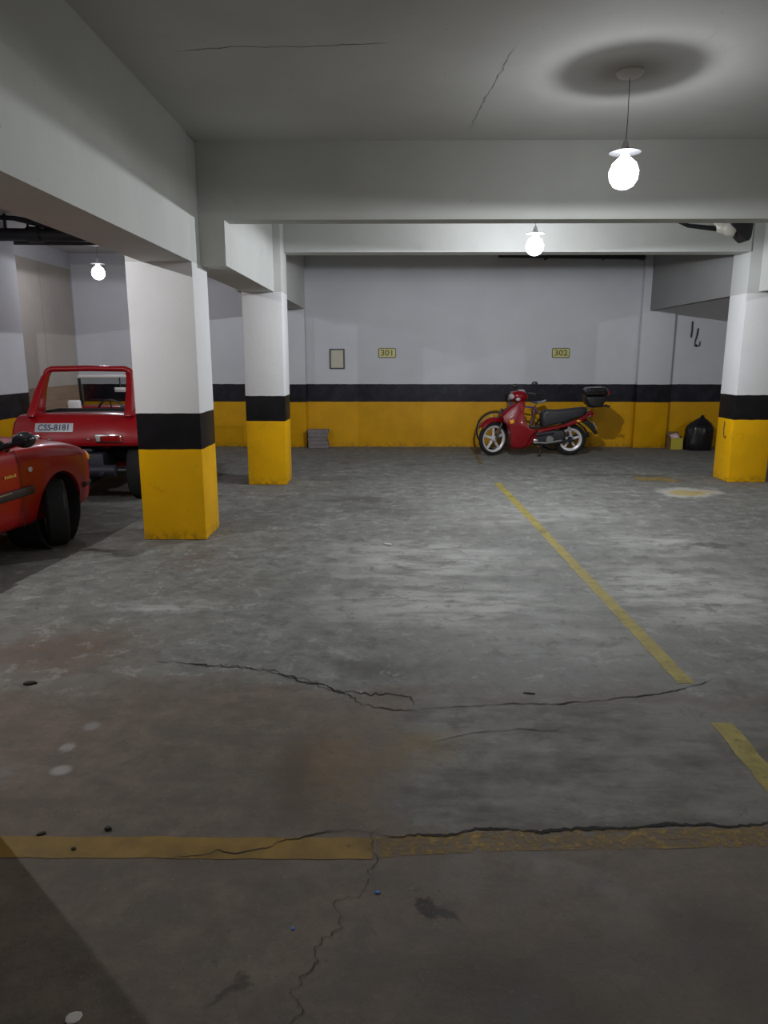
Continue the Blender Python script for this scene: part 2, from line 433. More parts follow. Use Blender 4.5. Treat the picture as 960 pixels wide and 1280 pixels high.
BLOBS = [
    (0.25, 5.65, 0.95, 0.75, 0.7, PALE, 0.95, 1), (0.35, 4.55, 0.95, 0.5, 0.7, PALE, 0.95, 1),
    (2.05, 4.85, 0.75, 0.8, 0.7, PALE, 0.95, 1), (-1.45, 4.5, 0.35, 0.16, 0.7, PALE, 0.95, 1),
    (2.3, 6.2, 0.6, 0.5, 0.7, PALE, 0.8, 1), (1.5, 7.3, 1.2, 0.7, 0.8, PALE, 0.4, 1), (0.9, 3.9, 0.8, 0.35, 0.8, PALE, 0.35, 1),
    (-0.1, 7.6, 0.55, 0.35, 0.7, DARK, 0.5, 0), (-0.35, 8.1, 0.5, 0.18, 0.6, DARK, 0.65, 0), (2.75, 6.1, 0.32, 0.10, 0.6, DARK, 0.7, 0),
    (0.35, 11.0, 0.25, 0.12, 0.6, DARK, 0.5, 0), (1.2, 11.6, 0.3, 0.12, 0.6, DARK, 0.45, 0), (-0.7, 9.6, 0.6, 0.25, 0.7, DARK, 0.4, 0),
    (-0.05, 3.55, 0.28, 0.16, 0.8, DARK, 0.65, 0), (3.1, 9.95, 0.9, 0.10, 0.6, DARK, 0.55, 0),
    (-1.9, 3.75, 0.55, 0.42, 0.8, RED, 0.75, 0), (-1.6, 5.6, 0.16, 0.6, 0.8, RED, 0.4, 0), (-1.2, 3.35, 0.5, 0.14, 0.8, RED, 0.5, 0),
    (-0.25, 2.62, 0.3, 0.32, 0.9, (0.15, 0.10, 0.04), 0.6, 0), (0.12, 2.75, 0.16, 0.2, 0.9, (0.17, 0.12, 0.045), 0.6, 0),
    (-0.38, 2.5, 0.18, 0.35, 0.9, (0.055, 0.042, 0.032), 0.6, 0),
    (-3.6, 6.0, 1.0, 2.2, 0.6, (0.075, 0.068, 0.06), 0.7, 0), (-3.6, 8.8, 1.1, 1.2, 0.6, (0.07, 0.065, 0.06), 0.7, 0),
    (0.135, 1.895, 0.035, 0.045, 0.5, (0.025, 0.02, 0.018), 0.85, 0), (-0.46, 1.62, 0.035, 0.05, 0.6, (0.03, 0.026, 0.024), 0.7, 0),
    (0.35, 1.55, 0.4, 0.25, 0.9, (0.05, 0.045, 0.038), 0.55, 0), (0.95, 1.7, 0.25, 0.25, 0.9, (0.05, 0.044, 0.038), 0.5, 0),
    (0.45, 2.0, 0.4, 0.06, 0.9, (0.20, 0.19, 0.165), 0.5, 1), (0.7, 1.85, 0.12, 0.2, 0.9, (0.18, 0.165, 0.145), 0.4, 1),
    (-1.36, 2.74, 0.035, 0.04, 0.5, (0.30, 0.295, 0.29), 0.7, 2), (-1.31, 2.57, 0.045, 0.04, 0.5, (0.30, 0.295, 0.29), 0.8, 2),
    (-1.33, 2.92, 0.04, 0.04, 0.6, (0.26, 0.255, 0.25), 0.6, 2), (-1.52, 2.5, 0.1, 0.1, 0.8, (0.22, 0.21, 0.2), 0.5, 0),
    (3.53, 9.62, 0.24, 0.26, 0.35, (0.38, 0.25, 0.02), 0.85, 0), (3.53, 9.62, 0.36, 0.42, 0.4, (0.10, 0.075, 0.045), 0.55, 0),
    (3.56, 8.62, 0.36, 0.38, 0.3, (0.44, 0.43, 0.38), 0.7, 0), (3.56, 8.62, 0.25, 0.25, 0.3, (0.36, 0.28, 0.09), 0.85, 0),
]
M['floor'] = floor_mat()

def worn_paint(name, c, cover):
    """old road-marking paint, worn through in places"""
    t = NT(name)
    f = t.rng(t.noise(26, 8, 0.8, dist=0.1), cover - 0.10, cover + 0.12)
    f2 = t.rng(t.noise(2.0, 4, 0.6), 0.22, 0.46, 0.45, 0.95)
    f = t.math('MULTIPLY', f, f2)
    cc = t.mix(t.rng(t.noise(9, 5, 0.6), 0.3, 0.7), tuple(x * 0.7 for x in c), c)
    t.l(cc, t.b.inputs['Base Color']); t.b.inputs['Roughness'].default_value = 0.7
    tr = t.n('ShaderNodeBsdfTransparent'); mx = t.n('ShaderNodeMixShader')
    t.l(f, mx.inputs[0]); t.l(tr.outputs[0], mx.inputs[1]); t.l(t.b.outputs[0], mx.inputs[2]); t.l(mx.outputs[0], t.out.inputs[0])
    return t.m
M['line'] = worn_paint('yellow_line_paint', (0.31, 0.25, 0.05), 0.36)
M['line_front'] = worn_paint('ochre_line_paint', (0.24, 0.14, 0.012), 0.30)
M['line_worn'] = worn_paint('worn_ochre_line_paint', (0.27, 0.16, 0.014), 0.50)
M['seam'] = mat('ceiling_seam_dirt', (0.16, 0.155, 0.145), 0.95)
M['crack'] = mat('crack_dirt', (0.014, 0.012, 0.011), 0.95)

# ------------------------------------------------------------------ the setting
XL, XLR, XR = -5.0, -5.62, 8.5          # left wall, left recess, right wall
YB, YF = 13.15, -6.0                    # back wall, wall behind the entrance
ZC = 3.36

def struct(name, mb, m, label, cat, group=None, **kw):
    o = mb.build(name, m, None, **kw)
    return tag(o, label, cat, group, 'structure')

struct('floor', MB().box((XLR - .3, YF - .3, -0.2), (XR + .3, YB + .3, 0)), M['floor'], 'worn grey concrete garage floor with cracks and stains', 'floor', smooth=False)
struct('ceiling', MB().box((XLR - .3, YF - .3, ZC), (XR + .3, YB + .3, ZC + .25)), M['ceiling'], 'off-white painted concrete ceiling slab', 'ceiling', smooth=False)
struct('wall_back', MB().box((XLR - .25, YB, 0), (XR + .25, YB + .25, ZC)), M['wall'], 'white back wall with black band over yellow dado', 'wall', smooth=False)
struct('wall_right', MB().box((XR, YF, 0), (XR + .25, YB, ZC)), M['wall'], 'white side wall beyond the right-hand pillars', 'wall', smooth=False)
struct('wall_front', MB().box((XLR - .25, YF - .25, 0), (XR + .25, YF, ZC)), M['wall'], 'white banded wall at the entrance end behind the viewer', 'wall', smooth=False)
struct('wall_left', MB().box((XLR - .25, YF, 0), (XL, 10.0, ZC)), M['wall'], 'white side wall with black band beside the red cars', 'wall', smooth=False)
rec = MB().box((XLR - .25, 10.0, 0), (XLR, YB, ZC))
struct('wall_left_recess', rec, M['wall'], 'white wall of the recess behind the dune buggy', 'wall', smooth=False)
struct('trim_1', MB().box((XLR, 10.0, 1.125), (XLR + .02, 11.85, 3.08)).box((XLR, 11.93, 1.125), (XLR + .02, 13.06, 3.08)).box((XLR, 11.85, 1.125), (XLR + .008, 11.93, 3.08)), M['beige'], 'tall beige panels on the recess wall above the stone cladding', 'wall panel', smooth=False)
struct('trim_2', MB().box((XLR, 10.0, 0), (XLR + .04, YB, 1.125)), M['stone'], 'brown stone cladding low on the recess wall behind the buggy', 'cladding', smooth=False)

def pillar(x0, x1, y0, y1, label, z1=ZC):
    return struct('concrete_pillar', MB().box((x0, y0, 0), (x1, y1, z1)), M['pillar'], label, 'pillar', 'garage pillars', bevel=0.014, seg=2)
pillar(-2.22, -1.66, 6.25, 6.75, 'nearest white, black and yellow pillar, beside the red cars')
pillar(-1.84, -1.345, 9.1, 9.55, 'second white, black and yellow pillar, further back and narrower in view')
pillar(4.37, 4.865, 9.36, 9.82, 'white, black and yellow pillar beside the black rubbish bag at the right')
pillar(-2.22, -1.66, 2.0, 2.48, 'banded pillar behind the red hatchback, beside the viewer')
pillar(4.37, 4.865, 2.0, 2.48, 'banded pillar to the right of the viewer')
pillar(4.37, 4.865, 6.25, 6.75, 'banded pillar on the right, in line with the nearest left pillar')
struct('wall_pilaster', MB().box((-2.0, 13.03, 0), (-1.545, YB, ZC)), M['wall'], 'shallow pilaster on the back wall behind the second pillar', 'pilaster', 'back wall pilasters', bevel=0.01)
struct('wall_pilaster', MB().box((4.325, 13.02, 0), (4.90, YB, ZC)), M['wall'], 'shallow pilaster on the back wall between motorcycle and rubbish bag', 'pilaster', 'back wall pilasters', bevel=0.01)

def beam(lo, hi, label, extra=None, m='beam'):
    mb = MB().box(lo, hi)
    if extra: mb.box(*extra)
    return struct('ceiling_beam', mb, M[m], label, 'beam', 'ceiling beams', smooth=False)
beam((-2.08, 2.48, 2.37), (-1.66, 6.25, ZC), 'deep white beam running from the viewer to the nearest pillar')
beam((-1.82, 6.75, 2.37), (-1.44, 9.1, ZC), 'deep white beam between nearest and second pillar', ((-1.658, 6.53, 2.37), (-1.44, 6.748, 2.742)))
beam((-2.0, 9.55, 2.42), (-1.535, 13.03, ZC), 'deep white beam between second pillar and back wall')
beam((-1.658, 6.53, 2.742), (4.37, 6.73, ZC), 'cross beam over the bay behind the nearest hanging lamp')
beam((-1.345, 9.35, 2.858), (4.37, 9.62, ZC), 'cross beam at the second pillar behind the further hanging lamp')
beam((-1.66, 2.15, 2.95), (4.37, 2.40, ZC), 'cross beam above the viewer')
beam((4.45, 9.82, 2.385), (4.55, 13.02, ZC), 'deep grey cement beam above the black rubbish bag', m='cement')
beam((4.52, 6.75, 2.39), (4.86, 9.36, ZC), 'deep white beam running to the right-hand pillar')
beam((4.45, 2.48, 2.37), (4.86, 6.25, ZC), 'deep white beam on the right of the nearest bay')

# ceiling hairline seams
def strip(pts, w, z, jit=0.0, name='floor_crack', m='crack', label='', cat='crack', taper=True, flip=False, step=0.012, group=None):
    ps = [Vector((p[0], p[1], 0)) for p in pts]
    out = []
    for a, b in zip(ps[:-1], ps[1:]):
        n = max(1, int((b - a).length / step))
        for k in range(n): out.append(a.lerp(b, k / n))
    out.append(ps[-1])
    bm = MB()
    L, N = [], len(out)
    sd = random.random() * 100
    for i, p in enumerate(out):
        t = (out[min(i + 1, N - 1)] - out[max(i - 1, 0)]).normalized()
        nrm = Vector((-t.y, t.x, 0))
        j = noise.noise(Vector((p.x * 11 + sd, p.y * 11, 0))) * jit + noise.noise(Vector((p.x * 37 + sd, p.y * 37, 3))) * jit * 0.6 + noise.noise(Vector((p.x * 95 + sd, p.y * 95, 7))) * jit * 0.45
        ww = w * (0.35 + 1.1 * abs(noise.noise(Vector((p.x * 7 - sd, p.y * 7, 1.3))) * 1.6)) if taper else w
        if taper: ww *= min(1, 0.2 + 6 * min(i, N - 1 - i) / N)
        c = p + nrm * j
        L.append((c + nrm * ww / 2, c - nrm * ww / 2))
    vs = [[bm.bm.verts.new((q.x, q.y, z)) for q in pr] for pr in L]
    for a, b in zip(vs[:-1], vs[1:]): bm._face([a[0], a[1], b[1], b[0]])
    o = bm.build(name, M[m], None, smooth=False)
    return tag(o, label, cat, group, 'structure')

# cracks in the floor
CR = 0.0012
for pts, w, j, lab in [
    ([(-1.293, 3.625), (-1.023, 3.587), (-0.8, 3.539), (-0.627, 3.511), (-0.446, 3.399), (-0.275, 3.292), (-0.155, 3.242), (0.0, 3.252), (0.085, 3.211), (0.138, 3.107)], .010, .03, 'long wandering crack across the bay, upper branch'),
    ([(-1.06, 3.566), (-0.806, 3.569), (-0.599, 3.472), (-0.399, 3.344), (-0.234, 3.258), (-0.113, 3.143), (0.037, 3.074), (0.138, 3.099)], .007, .03, 'long wandering crack across the bay, lower branch'),
    ([(0.138, 3.099), (0.299, 3.116), (0.49, 3.143), (0.792, 3.154), (1.031, 3.198), (1.28, 3.259), (1.487, 3.34), (1.649, 3.442)], .007, .012, 'thin crack ending past the yellow bay line'),
    ([(0.171, 2.806), (0.294, 2.847), (0.385, 2.889), (0.563, 2.912), (0.735, 2.9)], .006, .012, 'short curved crack in the middle of the bay'),
    ([(-0.059, 2.196), (0.029, 2.18), (0.193, 2.19), (0.306, 2.222), (0.417, 2.227), (0.526, 2.215), (0.694, 2.226), (0.836, 2.241), (0.954, 2.26), (1.145, 2.249), (1.5, 2.285), (1.9, 2.29)], .015, .016, 'wide dark crack along the ochre line'),
    ([(-0.05, 2.27), (-0.061, 2.062), (-0.085, 1.935), (-0.131, 1.881), (-0.175, 1.745), (-0.212, 1.635), (-0.24, 1.548), (-0.261, 1.4)], .003, .04, 'slab joint crossing the end of the ochre line'),
    ([(-0.753, 2.054), (-0.604, 2.083), (-0.475, 2.096), (-0.376, 2.142), (-0.246, 2.198), (-0.137, 2.208), (-0.059, 2.196)], .005, .016, 'thin crack running across the ochre line'),
]:
    strip(pts, w, 0.0026, j, label=lab)

# hairline seams in the ceiling slab
strip([(-1.3, 4.72), (-.95, 4.66), (-.55, 4.66), (-.02, 4.62)], .008, ZC - .0012, .015, 'ceiling_crack', 'seam', 'thin dark seam across the ceiling slab above the left beam', 'crack')
strip([(.70, 4.68), (.68, 5.02), (.64, 5.55), (.60, 6.25)], .006, ZC - .0012, .015, 'ceiling_crack', 'seam', 'thin seam in the ceiling slab running towards the nearest lamp', 'crack')

# painted bay lines
def line(pts, w, m, lab, z=0.0014):
    strip(pts, w, z, 0.006, 'floor_marking', m, lab, 'floor marking', False, group='painted bay lines', step=0.08)
line([(1.362, 9.3), (1.42, 6.2), (1.475, 3.38)], 0.085, 'line', 'long yellow bay line from the motorcycle towards the viewer')
line([(1.41, 13.1), (1.36, 11.0)], 0.07, 'line_worn', 'worn end of the yellow bay line under the motorcycle')
line([(1.475, 2.98), (1.455, 2.35)], 0.095, 'line', 'near piece of the yellow bay line before the wide crack')
line([(-2.6, 2.105), (-1.27, 2.112), (-0.062, 2.118)], 0.108, 'line_front', 'solid ochre cross line in the foreground')
line([(-0.05, 2.125), (0.25, 2.155), (0.6, 2.17), (1.9, 2.22)], 0.105, 'line_worn', 'flaking ochre cross line beside the wide crack')

# ------------------------------------------------------------------ hanging lamps
PROFILE = (0.0, 0.09, 1.0, 0.23)   # sine of elevation from .. to, strength below, above
def lamp(x, y, zb, label, power, colour=(1, 1, 1), strength=None):
    t = tag(empty('pendant_lamp', (x, y, ZC)), label, 'lamp', 'hanging bulb lamps')
    d = ZC - zb
    MB().lathe([(0.0, 0), (.085, 0), (.085, -.012), (.07, -.03), (.03, -.042), (.0, -.042)], n=32, caps=False).build('ceiling_rose', M['porcelain'], t)
    MB().tube([(0, 0, -.03), (.004, 0, -d * .5), (0, 0, -d + .19)], .0026, 8).build('cord', M['cord'], t)
    MB().lathe([(0, -d + .20), (.012, -d + .20), (.020, -d + .18), (.026, -d + .15), (.026, -d + .136), (0, -d + .136)], n=20, caps=False).build('socket', M['porcelain'], t)
    MB().lathe([(.026, -d + .137), (.10, -d + .128), (.10, -d + .124), (.02, -d + .131)], n=40, caps=False).build('reflector_plate', M['plate_grey'], t)
    MB().lathe([(0, -d + .122), (.022, -d + .122), (.03, -d + .10), (.075, -d + .06), (.094, -d + .01), (.088, -d - .04), (.062, -d - .078), (.03, -d - .094), (0, -d - .098)], n=32, caps=False).build('bulb', M['bulb'], t)
    L = bpy.data.lights.new('lamp_glow', 'POINT')
    L.energy = power; L.color = colour; L.shadow_soft_size = 0.02
    # photometric profile of a capped bulb: little light above the horizontal
    L.use_nodes = True
    nt = L.node_tree; em = nt.nodes['Emission']
    ge = nt.nodes.new('ShaderNodeNewGeometry'); sp = nt.nodes.new('ShaderNodeSeparateXYZ'); mr = nt.nodes.new('ShaderNodeMapRange')
    mr.interpolation_type = 'SMOOTHSTEP'
    for i, v in zip((1, 2, 3, 4), PROFILE): mr.inputs[i].default_value = v
    nt.links.new(ge.outputs['Incoming'], sp.inputs[0]); nt.links.new(sp.outputs[2], mr.inputs[0]); nt.links.new(mr.outputs[0], em.inputs['Strength'])
    lo = bpy.data.objects.new('lamp_glow', L); col.objects.link(lo); lo.location = (0, 0, -d); lo.parent = t
    return t
P0 = 62
lamp(1.49, 5.05, 2.76, 'nearest lit bulb lamp hanging from the ceiling with a round shadow above it', P0 * 0.78, (0.95, 0.98, 1.0))
lamp(1.51, 8.15, 2.755, 'further lit bulb lamp hanging above the motorcycle bay', P0 * 3.8, (0.90, 0.93, 1.0))
lamp(-4.3, 11.0, 2.80, 'small far lit bulb lamp hanging above the dune buggy', P0 * 0.45, (0.88, 0.88, 1.0))
lamp(-3.6, 4.3, 2.82, 'lit bulb lamp hanging above the red hatchback', P0 * 2.0, (0.98, 0.98, 1.0))
lamp(1.5, -3.5, 3.14, 'lit bulb lamp hanging behind the viewer', P0 * 1.3, (1.0, 0.97, 0.92))
lamp(6.6, 5.2, 2.82, 'lit bulb lamp hanging in the right aisle beyond the pillars', P0 * 1.5, (0.95, 0.96, 1.0))

# ------------------------------------------------------------------ pipes
def pipe(name, pts, r, m, label, n=16):
    mb = MB().tube(pts, r, n)
    return tag(mb.build(name, M[m], None), label, 'pipe')
t = tag(empty('drain_pipe', (2.4, 13.0, 3.25)), 'black sloping pipe along the back wall under the ceiling', 'pipe')
MB().tube([(-.6, 0, .055), (1.80, 0, .02)], .05, 16).build('pipe_run', M['pvc_black'], t)
MB().tube([(1.80, 0, .02), (1.88, 0, .018)], .058, 16).build('end_cap', M['pvc_black'], t)
for dx in (.2, 1.2):
    MB().box((dx, -.058, -.02), (dx + .03, .153, .105)).build('bracket', M['pvc_black'], t, smooth=False)
t = tag(empty('drain_pipe', (-5.0, 9.6, 3.1)), 'thick black pipe with a thin branch crossing above the dune buggy near the ceiling', 'pipe', 'black pipes over the left aisle')
MB().tube([(0.0, 0, .012), (3.1, 0, -.02)], .078, 18).build('pipe_run', M['pvc_black'], t)
MB().tube([(0.4, 0, .008), (.56, 0, .006)], .1, 18).build('coupling', M['pvc_black'], t)
MB().tube([(0.0, -.02, .215), (.25, -.02, .20), (.62, -.02, .125), (.95, -.0, .06)], [.03, .03, .045, .05], 14).build('branch', M['pvc_black'], t)
for dx in (.1, 2.9): MB().box((dx, -.015, .05), (dx + .03, .015, ZC - 3.1)).build('hanger', M['pvc_black'], t, smooth=False)
t = tag(empty('drain_pipe', (-5.0, 10.1, 3.08)), 'slim black pipe just behind the thick pipe over the left aisle', 'pipe', 'black pipes over the left aisle')
MB().tube([(-.6, 0, .03), (3.0, 0, -.01)], .045, 14).build('pipe_run', M['pvc_black'], t)
for dx in (.15, 2.8): MB().box((dx, -.012, .03), (dx + .025, .012, ZC - 3.08)).build('hanger', M['pvc_black'], t, smooth=False)

t = tag(empty('drain_pipe', (3.6, 8.5, 3.0)), 'black drain pipe with a cream elbow and a funnel trap beside the right pillar top', 'pipe')
MB().tube([(-.55, .02, .10), (-.34, .02, .02), (.0, .0, -.02)], [.012, .022, .03], 12).build('pipe_run', M['pvc_black'], t)
MB().box((-.52, .01, .09), (-.50, .03, ZC - 3.0)).build('hanger', M['pvc_black'], t, smooth=False)
MB().tube([(0.0, .12, .36), (0.0, .10, .14), (-.005, .06, .04), (.015, 0.0, -.0), (.06, -.03, -.015)], [.07, .07, .07, .068, .066], 20).build('elbow', M['pvc_cream'], t)
MB().tube([(.05, -.03, -.015), (.075, -.045, -.02), (.14, -.07, -.035), (.155, -.075, -.04)], [.066, .08, .08, .07], 20).build('collar', M['pvc_cream'], t)
MB().loft([[(x - .06, -.06 + .11 * k, z) for x, z in ((.12, .10), (.13, .0), (.20, -.07), (.26, -.135), (.30, -.165), (.325, -.165), (.345, -.13), (.36, .05), (.36, .20), (.14, .2))] for k in (-1, -.6, .6, 1)]).build('trap', M['pvc_black'], t, bevel=.02)
MB().tube([(.19, -.06, .15), (.19, -.06, .36)], .07, 14).build('riser', M['pvc_black'], t)

# ------------------------------------------------------------------ things on the back wall
def sign(x, txt, label):
    t = tag(empty('bay_number_sign', (x, YB, 1.67)), label, 'sign', 'yellow bay number signs')
    def rr(w, h, r, y0, y1):
        pts = []
        for cx_, cz_, a0 in ((w - r, h - r, 0), (-w + r, h - r, 90), (-w + r, -h + r, 180), (w - r, -h + r, 270)):
            for k in range(6):
                a = R(a0 + k * 18); pts.append((cx_ + r * math.cos(a), cz_ + r * math.sin(a)))
        return MB().loft([[(px, y, pz) for px, pz in pts] for y in (y0, y1)])
    rr(.158, .086, .03, 0, -.010).build('border', M['sign_edge'], t, smooth=False)
    rr(.143, .071, .022, -.009, -.013).build('plate', M['sign'], t, smooth=False)
    W = Matrix.Translation((0, -.0135, -.003)) @ Matrix.Rotation(R(90), 4, 'X')
    n = text_mesh('number', txt, .14, M['sign_ink'], W, t, .001, bold=.0035, xs=1.15)
    return t
sign(-.10, '301', 'yellow bay number sign reading 301')
sign(2.975, '302', 'yellow bay number sign reading 302 above the motorcycle')
t = tag(empty('framed_notice', (-.99, YB, 1.566)), 'small framed beige notice beside the 301 sign', 'notice')
fr = MB()
for lo, hi in (((-.133, -.02, -.175), (-.112, 0, .175)), ((.112, -.02, -.175), (.133, 0, .175)), ((-.112, -.02, .154), (.112, 0, .175)), ((-.112, -.02, -.175), (.112, 0, -.154))): fr.box(lo, hi)
fr.build('frame', M['frame_dark'], t, smooth=False)
MB().box((-.112, -.010, -.154), (.112, -.001, .154)).build('sheet', M['paper'], t, smooth=False)
for (dx, dz) in ((-1.18, 2.01), (-.82, 2.01), (-.76, 1.30)): pass
t = tag(empty('wall_hook', (5.245, YB, 2.07)), 'straight dark iron bar fixed upright on the white wall above the rubbish bag', 'hook', 'dark iron pieces on the wall')
MB().tube([(-.004, -.022, .14), (0, -.022, 0), (-.006, -.022, -.135)], .014, 8).build('bar', M['iron'], t)
for dz in (.09, -.09): MB().tube([(0, 0, dz), (0, -.024, dz)], .008, 8).build('stud', M['iron'], t)
t = tag(empty('wall_hook', (5.33, YB, 1.93)), 'thin dark iron rod with an upturned hook, beside the straight bar on the wall', 'hook', 'dark iron pieces on the wall')
MB().tube([(.02, -.022, .16), (.012, -.022, .06), (-.012, -.022, -.06), (-.018, -.022, -.13), (.0, -.022, -.145), (.04, -.022, -.145), (.068, -.022, -.13), (.075, -.022, -.06)], [.014, .014, .010, .008, .010, .009, .009, .009], 8).build('bar', M['iron'], t)
MB().ell((.012, -.022, -.135), (.022, .015, .022)).build('knob', M['iron'], t)
MB().tube([(.014, 0, .08), (.014, -.024, .08)], .008, 8).build('stud', M['iron'], t)
# curled dark mark on the side of the right pillar
mk = MB(); cpts = [(0, .05, .11), (0, .03, .10), (0, .045, .04), (0, .04, -.04), (0, .02, -.09), (0, -.015, -.10), (0, -.03, -.07)]
mk.tube(cpts, .006, 6)
o = mk.build('wire_hook', M['iron'], None); o.location = (4.3665, 9.56, .66)
tag(o, 'small bent dark wire on the yellow side of the right pillar', 'hook')

# ------------------------------------------------------------------ cement slabs stacked by the pilaster
for i, (dx, dy, w, a) in enumerate([(0, 0, .36, 0), (-.005, .005, .35, 1.5), (-.02, 0, .33, -2), (-.012, -.005, .34, 2), (-.005, .0, .37, -1)]):
    mb = MB()
    mb.box((-w / 2, -.11, 0.002), (w / 2, .11, .066))
    bmesh.ops.subdivide_edges(mb.bm, edges=mb.bm.edges[:], cuts=5, use_grid_fill=True)
    for v in mb.bm.verts:
        q = v.co * 18 + Vector((i * 9.1, 0, 0))
        k = .006 if 0.004 < v.co.z < .064 else .0
        v.co += Vector((noise.noise(q) * .008, noise.noise(q + Vector((5, 1, 2))) * .008, 0))
    o = mb.build('cement_slab', M['slab'], None, smooth=False, bevel=.006)
    o.location = (-1.325 + dx, 12.98 + dy, i * .0665); o.rotation_euler = (0, 0, R(a))
    tag(o, ['grey cement slab at the bottom of the stack against the back wall', 'grey cement slab second from the bottom of the stack', 'grey cement slab in the middle of the stack against the back wall', 'grey cement slab second from the top of the stack', 'grey cement slab lying on top of the stack against the back wall'][i], 'slab', 'stacked cement slabs')

# ------------------------------------------------------------------ rubbish bag and carton
mb = MB(); rings = []
prof = [(.0, .0, 0), (.225, .0, 0), (.245, .05, 0), (.25, .14, .0), (.245, .26, .0), (.238, .36, .0), (.215, .42, .005), (.165, .475, .015), (.10, .525, .025), (.045, .56, .032), (.022, .585, .036), (.03, .605, .038), (.0, .612, .038)]
NB = 40
for r, z, dx in prof[1:-1]:
    ring = []
    for k in range(NB):
        a = 2 * PI * k / NB
        f = 1 + .10 * noise.noise(Vector((math.cos(a) * 1.6, math.sin(a) * 1.6, z * 5))) + .05 * math.sin(a * 9 + z * 7) * (z > .3) * (1 - .5 * (z > .56)) + .03 * noise.noise(Vector((math.cos(a) * 5, math.sin(a) * 5, z * 14)))
        ring.append((dx + r * f * math.cos(a), r * f * .82 * math.sin(a), z))
    rings.append(ring)
mb.loft(rings)
t = tag(mb.build('rubbish_bag', M['bag'], None, angle=50), 'full black rubbish bag tied at the top, slumped beside the right pillar', 'rubbish bag')
t.location = (5.385, 12.78, 0)
MB().lathe([(.024, .572), (.034, .578), (.034, .586), (.024, .592)], Matrix.Translation((.035, 0, 0)), 14, False).build('tied_neck', M['bag'], t)
b = tag(empty('carton', (4.985, 12.84, 0)), 'small open yellow carton on the floor beside the black rubbish bag', 'box')
MB().box((-.10, -.10, .0), (.12, .10, .012)).box((-.10, -.10, .012), (-.092, .10, .21)).box((.112, -.10, .012), (.12, .10, .21)).box((-.092, .092, .012), (.112, .10, .21)).build('shell', M['carton_side'], b, smooth=False)
MB().box((-.092, -.10, .012), (.112, -.092, .21)).build('front_panel', M['carton'], b, smooth=False)
MB().loft([[(-.092, .1, .21), (.112, .1, .21), (.112, .094, .21), (-.092, .094, .21)], [(-.092, .13, .30), (.112, .13, .30), (.112, .124, .30), (-.092, .124, .30)]]).build('flap', M['carton_side'], b, smooth=False)
MB().loft([[(-.1, -.09, .21), (-.1, .09, .21), (-.094, .09, .21), (-.094, -.09, .21)], [(-.12, -.09, .24), (-.12, .09, .24), (-.114, .09, .24), (-.114, -.09, .24)]]).build('flap', M['carton_side'], b, smooth=False)
mb = MB(); mb.ell((0, 0, .07), (.09, .08, .07), 24, 14)
for v in mb.bm.verts: v.co += Vector(v.co - Vector((0, 0, .07))).normalized() * .022 * noise.noise(v.co * 22) + Vector((0, 0, .05 * max(0, v.co.x)))
o = mb.build('plastic_bag', M['pinkbag'], None, angle=60); o.location = (4.99, 12.84, .135)
tag(o, 'crumpled pinkish plastic bag sticking out of the yellow carton', 'bag')

# ------------------------------------------------------------------ debris on the floor
def scrap(name, x, y, s, m, label, cat, rot=0.0, h=.004, asp=1.0):
    mb = MB(); n = 9; rg = []
    for z, k in ((0, 1), (h * .6, 1.02), (h, .8)):
        rg.append([((s * k * (1 + .35 * noise.noise(Vector((i * 3.1 + x * 9, y * 7, 0)))) * math.cos(2 * PI * i / n)), s * asp * k * (1 + .35 * noise.noise(Vector((i * 2.3, x * 5, 4)))) * math.sin(2 * PI * i / n), z) for i in range(n)])
    mb.loft(rg)
    o = mb.build(name, M[m], None, smooth=False); o.location = (x, y, .0005); o.rotation_euler = (0, 0, rot)
    tag(o, label, cat, 'litter on the floor')
scrap('dry_leaf', -1.813, 3.336, .03, 'scrap_dark', 'dark dry leaf on the brown stain at the left of the bay', 'leaf', .1, .012, .6)
scrap('twig', .669, 3.26, .03, 'scrap_dark', 'short dark twig just behind the thin crack', 'twig', -.2, .005, .12)
scrap('paper_scrap', -.04, 6.1, .05, 'scrap_white', 'pale torn paper scrap in the middle of the lit floor', 'paper', -.5, .012, .3)
scrap('plastic_scrap', -.042, 1.915, .009, 'scrap_blue', 'tiny blue plastic scrap right of the slab joint', 'scrap', 0, .004, .5)
scrap('plastic_scrap', -.282, 1.77, .004, 'scrap_blue', 'tiny blue plastic fleck left of the slab joint', 'scrap', 0, .003, 1.4)
scrap('dry_leaf', -1.2, 2.178, .016, 'scrap_dark', 'dark leaf fragment on the far edge of the ochre line', 'leaf', .6, .006, .5)
scrap('pebble', -.982, 2.206, .012, 'scrap_dark', 'dark pebble just beyond the ochre line', 'pebble', 0, .01, .8)
scrap('pebble', -1.056, 2.101, .008, 'scrap_dark', 'dark pebble lying on the ochre line', 'pebble', 0, .007, .8)
scrap('paper_scrap', -.786, 1.478, .022, 'scrap_white', 'pale flat paper scrap in the shadowed corner of the floor', 'paper', .3, .003, .8)

